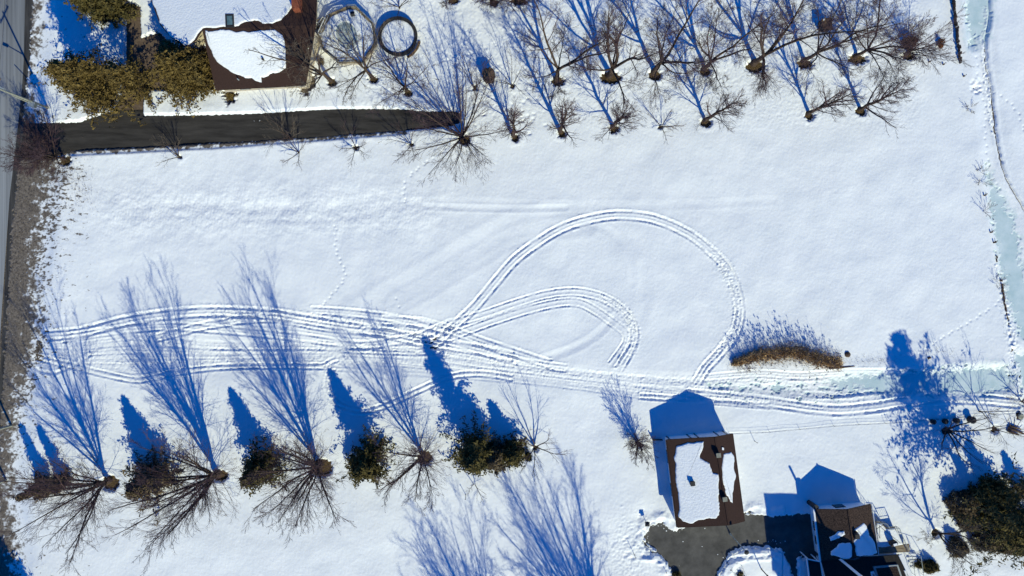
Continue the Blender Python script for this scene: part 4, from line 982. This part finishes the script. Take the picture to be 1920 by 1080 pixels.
# small brown ledge bits at foot of the house
bush(434,182,5,6,0.8,'brown dead shrub at the lower left corner of the big house','olive_leaf',51,200,.15)

# ---- octagonal deck with oval pool
od = empty('octagonal_deck', b(652,72), 'raised octagonal wooden deck with cream skirt around an oval pool', 'deck')
HD = 1.35
ocx = [(651,14),(668,13),(700,44),(706,84),(681,117),(636,119),(605,93),(597,68),(615,30)]
q = [g(x, y, HD) for x, y in ocx]; MB().slab(q, 0.12).build('platform', M['deck'], od)
sk = MB(); fo = inset(q, 0.02); n = len(fo)
walls(sk, fo, lambda x, y: HD-0.1, 0.0); sk.build('skirt', M['siding'], od)
snow_patch((Vector((0,0,HD)), Vector((0,0,1))), [(652,17),(667,17),(697,46),(702,82),(679,113),(638,115),(608,91),(601,68),(618,33)], od, 0.10, 15, 0.05)
mb = MB()
for i in range(n):
    a, c = Vector((*fo[i], HD)), Vector((*fo[(i+1) % n], HD)); mb.beam(a+Vector((0,0,.3)), c+Vector((0,0,.3)), .12, .08); mb.beam(a, c, .1, .3)
mb.build('rim_board', M['deck'], od)
railing(od, [g(652,15,HD), g(668,14,HD), g(700,45,HD)], HD, m='grey', nb_=6); railing(od, [g(600,66,HD), g(616,31,HD), g(628,18,HD), g(644,15,HD)], HD, m='white', nb_=5)
railing(od, [g(605,93,HD), g(636,118,HD), g(680,116,HD)], HD, hh=.5, m='grey', nb_=6)
pl_ = empty('oval_pool', b(650,68), 'oval pool with white rails and a little pale ice, sunk in the octagonal deck', 'pool')
def ring(cx, cy, rx, ry, z0, z1, wd, rot=0.0, K=40):
    mb = MB(); vs = []; 
    for k in range(K):
        t = 2*math.pi*k/K
        for rr_, zz in ((0, z0), (0, z1), (wd, z1), (wd, z0)):
            x = (rx+rr_)*math.cos(t); y = (ry+rr_)*math.sin(t)
            vs.append((cx+x*math.cos(rot)-y*math.sin(rot), cy+x*math.sin(rot)+y*math.cos(rot), zz))
    fs = []
    for k in range(K):
        a = 4*k; c = 4*((k+1) % K)
        for j in range(4): fs.append((a+j, c+j, c+(j+1) % 4, a+(j+1) % 4))
    return mb.add(vs, fs)
c = g(651,68,HD+.2); ring(c.x, c.y, 1.35, 2.0, HD-.1, HD+.26, 0.24, 0.38).build('coping', M['white'], pl_)
K = 36; vs = []; 
for k in range(K):
    t = 2*math.pi*k/K; x, y = 1.35*math.cos(t), 2.0*math.sin(t); vs.append((c.x+x*math.cos(.38)-y*math.sin(.38), c.y+x*math.sin(.38)+y*math.cos(.38), HD+.135))
MB().add(vs, [tuple(range(K))]).build('ice', M['pool_ice'], pl_)
mb = MB()
for k in range(K):
    t = 2*math.pi*k/K; x, y = 1.42*math.cos(t), 2.07*math.sin(t); p = Vector((c.x+x*math.cos(.38)-y*math.sin(.38), c.y+x*math.sin(.38)+y*math.cos(.38), HD+.2))
    t2 = 2*math.pi*(k+1)/K; x, y = 1.42*math.cos(t2), 2.07*math.sin(t2); p2 = Vector((c.x+x*math.cos(.38)-y*math.sin(.38), c.y+x*math.sin(.38)+y*math.cos(.38), HD+.2))
    if k % 3 == 0: mb.tube(p, p+Vector((0,0,.75)), .035, n=5)
    if True: mb.beam(p+Vector((0,0,.75)), p2+Vector((0,0,.75)), .07, .05)
mb.build('guard_rail', M['white'], pl_)
ld = empty('pool_ladder', b(660,98), 'white step ladder at the lower end of the oval pool', 'ladder')
mb = MB()
for (x0, y0, x1, y1) in ((652,92,658,115),(664,90,678,116),(655,97,668,96),(657,104,672,103)): mb.tube(g(x0,y0,HD+.35), g(x1,y1,HD+.9 if y1 > 110 else HD+.35), .04, n=6)
mb.build('frame', M['white'], ld)
ch = empty('garden_chair', b(672,30), 'dark folded garden chair at the top corner of the octagonal deck', 'chair')
c = g(661,26,HD+.3); MB().box((c.x, c.y, c.z), (.5, .6, .08), .2).build('seat', M['dark'], ch); MB().box((c.x+.1, c.y-.3, c.z+.4), (.5, .08, .7), .2).build('backrest', M['dark'], ch)
mb = MB()
for sx, sy in ((-.2,-.25),(.2,-.25),(-.2,.25),(.2,.25)): mb.tube((c.x+sx, c.y+sy, HD), (c.x+sx, c.y+sy, c.z), .025, n=5)
mb.build('legs', M['dark'], ch)
# fence left of the deck
fe = empty('deck_fence', b(592,40), 'grey wooden privacy screen between the house and the octagonal deck', 'fence')
mb = MB()
pts = [(570,10),(585,18),(600,4),(612,-12)]
for i in range(3):
    a, c = b(*pts[i]), b(*pts[i+1]); mb.beam(a+Vector((0,0,.9)), c+Vector((0,0,.9)), .06, 1.6)
mb.build('panel', M['grey'], fe)
fw = empty('low_deck', b(592,45), 'low grey-brown boardwalk joining the house to the octagonal deck', 'deck')
MB().slab([g(572,30,.7), g(596,36,.7), g(618,26,.7), g(604,52,.7), g(586,52,.7)], .12).build('boards', M['deck'], fw)
railing(fw, [g(582,47,.7), g(600,48,.7), g(609,37,.7)], .7, m='white', nb_=4)
for x, y in ((576,34),(597,38),(612,32),(600,48),(588,50)): p = g(x, y, .7); MB().box((p.x, p.y, .25), (.12, .12, .6)).build('post', M['deck'], fw)

# ---- round above-ground pool
rp = empty('round_pool', b(746,66), 'round above-ground pool with black rim filled with shadow-streaked snow', 'pool')
c = g(746,68,1.15); ring(c.x, c.y, 2.30, 2.30, 0.0, 1.20, 0.10, K=48).build('wall', M['liner'], rp)
ring(c.x, c.y, 2.14, 2.14, 1.20, 1.26, 0.42, K=48).build('rim', M['dark'], rp)
snow_patch((Vector((0,0,.85)), Vector((0,0,1))), [(c.x+2.24*math.cos(t*math.pi/16), c.y+2.24*math.sin(t*math.pi/16), .85) for t in range(32)], rp, 0.30, 16, 0.0, px_pts=False)
MB().tube((c.x, c.y, -.02), (c.x, c.y, .5), 2.28, n=40).build('base', M['liner'], rp)
# brown plank path round it
br = empty('tree_guard', b(772,100), 'curved weathered plank leaning along the lower right of the round pool', 'plank')
mb = MB(); 
for k in range(5):
    a = -1.15+k*0.2; mb.beam((c.x+2.75*math.cos(a), c.y+2.75*math.sin(a), .5), (c.x+2.75*math.cos(a+.2), c.y+2.75*math.sin(a+.2), .5), .28, .16)
mb.build('board', M['wood'], br)

# ------------------------------------------------------------------ small things
# big stump
stp = empty('tree_stump', b(917,145), 'broad sawn brown tree stump with a round blue shadow between two saplings', 'stump')
R = random.Random(5); K = 22; c = b(917,147); t_ = Vector((0, 0, 0)); vs = []
prof = [(0.95, 0.0), (0.85, 0.4), (0.83, 1.5), (0.80, 1.9)]
jit = [1+R.uniform(-.10, .10)+.06*math.sin(3*k) for k in range(K)]
for r_, z_ in prof:
    for k in range(K):
        a = 2*math.pi*k/K; vs.append((c.x+r_*jit[k]*math.cos(a)*.95, c.y+r_*jit[k]*math.sin(a)*1.05, z_+(R.uniform(-.05, .05) if z_ > 1.6 else 0)))
fs = [(r*K+i, r*K+(i+1) % K, (r+1)*K+(i+1) % K, (r+1)*K+i) for r in range(3) for i in range(K)]
MB().add(vs, fs).build('bark', M['bark'], stp)
vs2 = [(c.x, c.y, 2.0)]+[(vs[3*K+k][0]*.96+c.x*.04, vs[3*K+k][1]*.96+c.y*.04, 1.9+R.uniform(-.05, .08)) for k in range(K)]
MB().add(vs2, [(0, 1+k, 1+(k+1) % K) for k in range(K)]).build('cut_top', M['wood'], stp)
# dark crate
dc = empty('wooden_crate', b(1545,48), 'tall narrow dark wooden crate with a white lamp dot among the upper tree shadows', 'crate')
c = b(1540,53); MB().box((c.x, c.y, .8), (1.15, 1.3, 1.6), .08).build('body', M['dark'], dc)
MB().box((c.x, c.y-.1, 1.64), (1.3, 1.55, .08), .08).build('lid', M['wood'], dc)
MB().box((c.x, c.y+.72, .9), (.5, .12, 1.2), .08).build('side_board', M['wood'], dc)
MB().tube((c.x-.45, c.y+.45, 1.68), (c.x-.45, c.y+.45, 1.78), .10, n=10).build('lamp_cap', M['white'], dc)
# four dark stumps along the wire fence
for i, (x, y, lb) in enumerate(((1745,788,'leftmost of four squat dark posts standing in the big tree shadow'), (1767,787,'second from left of four squat dark posts along the wire fence'), (1788,786,'third from left of four squat dark posts along the wire fence'), (1815,784,'rightmost and largest of four squat dark posts along the wire fence'))):
    o = empty('squat_post', b(x, y), lb, 'post', 'squat dark posts along the wire fence'); k = 1.15 if i == 3 else .85+.04*i; c = b(x-1, y+1); o.location = c
    mb = MB(); mb.tube(c+Vector((0,0,-.02)), c+Vector((0,0,.95*k)), .40*k, .34*k, 9); mb.build('trunk', M['dark'], o)
    mb = MB(); mb.tube(c+Vector((0,0,.95*k)), c+Vector((0,0,1.1*k)), .42*k, .2*k, 9); mb.build('cap', M['dark'], o)
o = empty('planter', b(1768,808), 'round dark planter ring around the leaning bare tree', 'planter'); c = b(1768,807)
ring(c.x, c.y, .33, .33, 0, .42, .10, K=20).build('rim', M['dark'], o); MB().tube(c+Vector((0,0,0)), c+Vector((0,0,.33)), .34, n=20).build('soil', M['liner'], o)
o = empty('stone_post', b(1907,778), 'pale grey stump at the right end of the wire fence', 'post'); c = b(1907,779)
MB().tube(c, c+Vector((0,0,.7)), .38, .34, 8).build('shaft', M['wood'], o); MB().tube(c+Vector((0,0,.7)), c+Vector((0,0,.78)), .42, .3, 8).build('cap', M['pole'], o)
# rotten log pile right edge
o = empty('fallen_log', b(1895,802), 'rotten broken log lying by the creek at the right frame edge', 'log')
mb = MB(); mb.tube(b(1886,800,.45), b(1914,812,.5), .22, .10, 8); mb.tube(b(1889,797,.55), b(1908,803,.6), .16, .07, 7); mb.tube(b(1885,806,.5), b(1905,814,.45), .18, .08, 7)
mb.build('wood', M['rot'], o, True)
mb = MB()
for (x0, y0, x1, y1) in ((1890,800,1880,782),(1898,803,1903,786),(1896,800,1891,779),(1905,808,1918,806),(1890,804,1883,812)): mb.tube(b(x0,y0,.55), b(x1,y1,1.0), .06, .015, 5)
mb.build('broken_branch', M['rot'], o)
o = empty('fallen_log', b(1573,688), 'dark driftwood log lying below the right end of the reeds', 'log')
mb = MB(); mb.tube(b(1551,689,.48), b(1575,688,.52), .20, .16, 8); mb.tube(b(1574,688,.52), b(1599,686,.5), .13, .04, 7); mb.build('wood', M['rot'], o)
o = empty('boulder', b(1586,664), 'round purple-brown boulder at the right end of the reeds', 'boulder'); c = b(1586,664,.35)
vs = []; R = random.Random(3)
for i in range(6):
    for k in range(12):
        ph = math.pi/2*i/5; a = 2*math.pi*k/12; r_ = .40*(1+R.uniform(-.1, .1)); vs.append((c.x+r_*math.cos(a)*math.cos(ph), c.y+r_*math.sin(a)*math.cos(ph), c.z+r_*math.sin(ph)))
MB().add(vs, [(i*12+k, i*12+(k+1) % 12, (i+1)*12+(k+1) % 12, (i+1)*12+k) for i in range(5) for k in range(12)]).build('rock', M['rot'], o)
o = empty('boulder', b(1704,670), 'small dark rock half buried beside the big shadow at the ditch', 'boulder'); c = b(1736,671,.4)
MB().tube(c, c+Vector((0.35,0.1,.15)), .2, .08, 7).build('rock', M['rot'], o)

# bird feeder, snow stakes, lamp posts
def stake(px, py, h, lb, cat, name, head=None, r=0.035, m='dark', lean=(0, 0)):
    o = empty(name, b(px, py), lb, cat); c = b(px, py); top = Vector((c.x+lean[0], c.y+lean[1], h))
    MB().tube(c, top, r, r*.9, 8).build('pole', M[m], o)
    if head == 'box':
        MB().box((top.x, top.y, h+.12), (.42, .42, .30), .3).build('tray', M['wood'], o)
        MB().add([(top.x-.3, top.y-.3, h+.28), (top.x+.3, top.y-.3, h+.28), (top.x+.3, top.y+.3, h+.28), (top.x-.3, top.y+.3, h+.28), (top.x, top.y, h+.55)], [(0,1,4),(1,2,4),(2,3,4),(3,0,4),(3,2,1,0)]).build('roof', M['dark'], o)
    elif head == 'lamp':
        MB().tube(top, top+Vector((0,0,.30)), .16, .26, 10).build('lantern', M['grey'], o)
        MB().tube(top+Vector((0,0,.30)), top+Vector((0,0,.42)), .30, .06, 10).build('lantern_cap', M['dark'], o)
    elif head == 'knob':
        MB().tube(top, top+Vector((0,0,.08)), r*2, r*1.4, 8).build('cap', M[m], o)
    mb = MB().tube(c+Vector((0,0,.0)), c+Vector((0,0,.5)), r*2.2, r*1.3, 8); mb.build('foot', M[m], o)
    return o
stake(1210,976,1.1,'wooden bird feeder casting a paddle-shaped shadow left of the garage','bird feeder','bird_feeder','box')
stake(1369,1001,6.0,'tall lamp post in the driveway whose thin shadow climbs the garage roof','lamp post','lamp_post','lamp',.07,'grey')
stake(1425,1064,2.6,'thin black post standing on the round snow island','post','garden_post','knob',.07)
stake(1188,1037,1.6,'thin snow stake left of the garage driveway','stake','snow_stake','knob',.03)
stake(1413,826,1.3,'thin stake right of the garage by the wire fence','stake','snow_stake','knob',.03)
stake(1247,1069,.9,'short snow stake on the left snow bank of the driveway','stake','snow_stake','knob',.03)
stake(1362,1053,.9,'short snow stake at the upper left rim of the snow island','stake','snow_stake','knob',.025)
stake(1442,1040,.9,'short snow stake at the upper right rim of the snow island','stake','snow_stake','knob',.025)
stake(1368,1066,.5,'small dark ball stake beside the wire hoops on the snow island','stake','snow_stake','knob',.05)
stake(874,925,1.6,'thin iron stake directly below the wide dark conifer','stake','snow_stake','knob',.035,'dark',(0,-.3))
o = empty('wire_hoops', b(1385,1070), 'round wire hoops around a dark flower tuft on the snow island', 'plant support')
for (x, y, r_) in ((1380,1064,.72),(1386,1076,.7)):
    c = b(x, y); ring(c.x, c.y, r_, r_, .62, .64, .02, K=32).build('hoop', M['dark'], o)
mb = MB()
for (x, y) in ((1373,1070),(1390,1060),(1380,1082),(1394,1078)): c = b(x, y); mb.tube(c, c+Vector((0,0,.62)), .015, n=5)
mb.build('legs', M['dark'], o)
bush(1386,1074,7,5,.55,'dark dried flower tuft inside the wire hoops','dark_leaf',61,110,.16)
bush(1268,1076,7,5,.5,'low black shrub at the bottom of the garage driveway','dark_leaf',62,200,.14)
bush(990,852,4,8,1.1,'small black bush between the conifer and the purple-twigged tree','dark_leaf',63,200,.12)
bush(1497,918,14,9,.75,'frosted low shrub at the upper left corner of the dark-roofed house','brown_leaf',64,60,.10,ntri=2) if False else None
# garden fence pipe on garage
o = empty('wire_fence', b(1560,797), 'thin wire fence running from the garage to the creek', 'fence')
pts = spline(W(fence_line), 3.0); mb = MB(); wm = MB()
for i, (x, y) in enumerate(pts):
    mb.tube((x, y, 0), (x, y, .95), .02, n=5)
    if i:
        for zz in (.6, .9): wm.tube((pts[i-1][0], pts[i-1][1], zz), (x, y, zz), .008, n=4)
mb.build('post', M['dark'], o); wm.build('wire', M['dark'], o)
o = empty('side_fence', b(1235,823), 'short dark fence joining the upper left corner of the garage', 'fence')
mb = MB(); mb.beam(b(1222,822,.55), b(1240,822,.55), .06, 1.1)
mb.build('panel', M['dark'], o); MB().box((b(1222,822).x, b(1222,822).y, .65), (.12, .12, 1.3)).build('post', M['dark'], o)

# plank fence at the creek and broken bank fences
def picket(name, pl, hh, lb, m='wood', gap=0.0, th=.07, seed=1, grp=None):
    o = empty(name, b(*pl[len(pl)//2]), lb, 'fence', grp); p = spline(W(pl), .32); mb = MB(); R = random.Random(seed); po = MB()
    for i in range(len(p)-1):
        if R.random() < gap: continue
        a, c = p[i], p[i+1]; z = hh*R.uniform(.8, 1.08); j = R.gauss(0, .05) if gap else 0
        mb.beam((a[0]+j, a[1], z/2), (a[0]+(c[0]-a[0])*.93+j, a[1]+(c[1]-a[1])*.93, z/2), th, z)
        if i % 8 == 0: po.box((a[0]-.08, a[1], hh*.55), (.12, .12, hh*1.1))
    mb.build('pickets', M[m], o); po.build('post', M['dark'], o); return o
picket('plank_fence', [(1778,-30),(1781,0),(1784,30),(1789,75),(1795,122)], 1.05, 'long dark plank fence standing on the left creek bank at the top', 'rot', 0.02)
BF = 'broken low fence pieces on the creek bank'
picket('bank_fence', [(1806,168),(1811,190),(1814,215)], .34, 'uppermost broken stretch of the low bank fence', 'rot', .35, .1, 3, BF)
picket('bank_fence', [(1818,228),(1822,255),(1827,283)], .34, 'second unbroken stretch of the low bank fence', 'rot', .05, .07, 4, BF)
picket('bank_fence', [(1866,480),(1869,497)], .34, 'shortest stretch of the low bank fence above the snow lumps', 'rot', .2, .1, 5, BF)
picket('bank_fence', [(1876,525),(1882,570),(1888,605),(1893,635),(1894,655),(1888,660)], .34, 'longest hooked stretch of the low bank fence near the ditch end', 'rot', .12, .15, 6, BF)
for i, (x, y, lb) in enumerate(((1802,145,'lone dark post stub under the end of the plank fence'), (1841,367,'dark double post stub on the creek bank above the largest sapling'), (1853,436,'tiny post stub on the creek bank beside the wide ice'), (1860,455,'lowest tiny post stub on the creek bank beside the wide ice'), (1738,118,'stub of dark wood below the small rusty shrub'), (1764,123,'curved line of dark debris below the rusty shrubs'))):
    o = empty('post_stub', b(x, y), lb, 'post'); c = b(x, y, .2)
    MB().tube(c, c+Vector((0.05,0,.5)), .12, .09, 7).build('stub', M['rot'], o)
    MB().tube(c+Vector((.25,.12,.0)), c+Vector((.4,.2,.3)), .07, .05, 6).build('splinter', M['rot'], o)

# utility poles by the road
def utility(px, py, h, lb, lean=(0, 0), box=True, arm=True):
    o = empty('utility_pole', b(px, py), lb, 'utility pole', 'utility poles along the road'); c = b(px, py)
    top = Vector((c.x+lean[0], c.y+lean[1], h)); at = lambda z: c.lerp(top, z/h)
    MB().tube(c, top, .17, .11, 10).build('pole', M['pole'], o)
    if arm:
        p = at(h*.55); MB().tube(p+Vector((.1,0,0)), p+Vector((-1.9,.9,.25)), .07, .05, 8).build('lamp_arm', M['grey'], o)
        MB().box((p.x-2.2, p.y+1.0, p.z+.27), (.75, .32, .14), -.42).build('lamp_head', M['grey'], o)
        p = at(h*.97)
        MB().beam(p+Vector((-.5,-1.1,0)), p+Vector((.5,1.1,0)), .12, .12).build('crossarm', M['wood'], o)
        for s_ in (-.9, 0, .9):
            k = p+Vector((.45*s_, s_, .06)); MB().tube(k, k+Vector((0,0,.2)), .07, .05, 8).build('insulator', M['grey'], o)
    if box:
        p = at(h*.33); MB().box((p.x+.05, p.y-.38, p.z), (.75, .62, .55), -.25).build('transformer', M['glass'], o)
        MB().box((p.x+.05, p.y-.38, p.z+.29), (.85, .70, .03), -.25).build('transformer_lid', M['grey'], o)
        p = at(h*.30); MB().tube(p+Vector((.4,-.5,-1.2)), p+Vector((-2.1,.6,1.0)), .06, .06, 8).build('brace', M['pole'], o)
    return o
utility(92,203,9.5,'pale leaning utility pole with arm and box between road and front garden')
utility(22,798,8.5,'utility pole at the left frame edge beside the brown verge', box=False, arm=False)
utility(12,900,6.0,'short utility pole at the left frame edge below the other one', box=False, arm=False)
# overhead wires are two thin lines along the road
o = empty('power_line', b(-60,400,9.2), 'overhead power line following the road', 'cable'); mb = MB()
for dx in (-.8, .2):
    P0 = b(100+dx*10,-120,9.3); P1 = b(92+dx*10,203,9.4); P2 = b(22+dx*10,798,8.3); P3 = b(-20,1200,8.3)
    for a, c in ((P0, P1), (P1, P2), (P2, P3)):
        prev = a
        for k in range(1, 13):
            t = k/12; q_ = a.lerp(c, t); q_.z -= 1.0*4*t*(1-t); mb.tube(prev, q_, .012, n=4); prev = q_
mb.build('wire', M['dark'], o)

# ------------------------------------------------------------------ reed bed
rng = np.random.default_rng(77); R = random.Random(77)
cl = [(1372,680,4),(1385,677,6),(1400,671,9),(1420,666,11),(1440,663,12),(1460,661,12),(1480,659,12),(1500,662,13),(1518,668,13),(1535,675,12),(1552,678,11),(1574,680,9)]
segs = []; heads = []
for i in range(3600):
    k = R.randrange(len(cl)-1); t = R.random(); x = cl[k][0]+(cl[k+1][0]-cl[k][0])*t; y = cl[k][1]+(cl[k+1][1]-cl[k][1])*t; w_ = cl[k][2]
    y += R.gauss(-2, w_*.65); c = b(x, y)
    edge_k = min(1, min(x-1368, 1572-x)/50+.35)
    hh = R.uniform(1.3, 3.3)*edge_k if R.random() < .15 else R.uniform(.4, 1.5)
    lx, ly = R.gauss(0, .22)*hh, (R.gauss(-.05, .22))*hh
    segs.append((c.x, c.y, 0, c.x+lx*.4, c.y+ly*.4, hh*.6, .016, .014, 1)); segs.append((c.x+lx*.4, c.y+ly*.4, hh*.6, c.x+lx, c.y+ly, hh, .014, .008, 1))
    if hh > 1.5: heads.append((c.x+lx, c.y+ly, hh))
V_, F_ = tubes(segs); ro_ = empty('reed_bed', b(1470,668), 'clump of dry golden-brown reeds on the ditch bank casting spiky shadows', 'reeds'); 
prop(mesh_np('stalks', V_, F_, M['reed'], ro_), kind='stuff')
hd = np.array(heads); V_, F_ = leaves(hd, 5, .15, rng, 4.0); prop(mesh_np('plumes', V_, F_, M['plume'], ro_), kind='stuff')
bl = []
for i in range(2600):
    k = R.randrange(len(cl)-1); t = R.random(); x = cl[k][0]+(cl[k+1][0]-cl[k][0])*t; y = cl[k][1]+(cl[k+1][1]-cl[k][1])*t; bl.append((*b(x, y+R.gauss(1, cl[k][2]*.38))[:2], R.uniform(.1, .8)))
V_, F_ = leaves(np.array(bl), 2, .22, rng, .8); prop(mesh_np('dry_leaves', V_, F_, M['reed'], ro_), kind='stuff')
# scattered stubble poking through the snow
segs = []
for cx, cy, sx, sy, n in ((1395,692,22,6,120), (1460,682,60,6,90), (1640,675,45,8,90), (1440,640,60,10,60), (150,350,30,45,260), (90,330,18,30,220), (1750,660,30,12,50), (1895,745,12,14,90), (1880,560,8,40,60)):
    for i in range(n):
        x = R.gauss(cx, sx/1.5); y = R.gauss(cy, sy/1.5); c = b(x, y); z0 = max(0, ground_z(x, y)-.05); hh = z0+R.uniform(.12, .4)
        segs.append((c.x, c.y, z0, c.x+R.gauss(0, .1), c.y+R.gauss(0, .1), hh, .014, .008, 1))
V_, F_ = tubes(segs); prop(mesh_np('weed_stubble', V_, F_, M['plume']), 'dry weed stems poking through the snow', 'weeds', kind='stuff')
# matted grass of the verge
segs = []; vz = []
for i in range(16000):
    y = R.uniform(-10, 1090); x = R.uniform(-5, 150)
    ii = int(round(((x-960)*S-X0)/GS)); jj = int(round(((540-y)*S-Y0)/GS))
    if not (0 <= ii < NX and 0 <= jj < NY): continue
    if BARE[jj, ii] < 0.75: continue
    edge_x = np.interp(y, [0, 90, 240, 430, 640, 760, 1100], [64, 60, 46, 26, 13, 6, -10])
    if x < edge_x or (209 < y < 286 and x > 60): continue
    c = b(x, y); vz.append((c.x, c.y, max(Z[jj, ii], 0)+R.uniform(.02, .10)))
V_, F_ = leaves(np.array(vz), 2, .07, rng, .3); V_[:, 2] = np.maximum(V_[:, 2], 0.0)
prop(mesh_np('verge_grass', V_, F_, M['soil']), 'matted dead brown grass of the roadside verge', 'grass', kind='stuff')
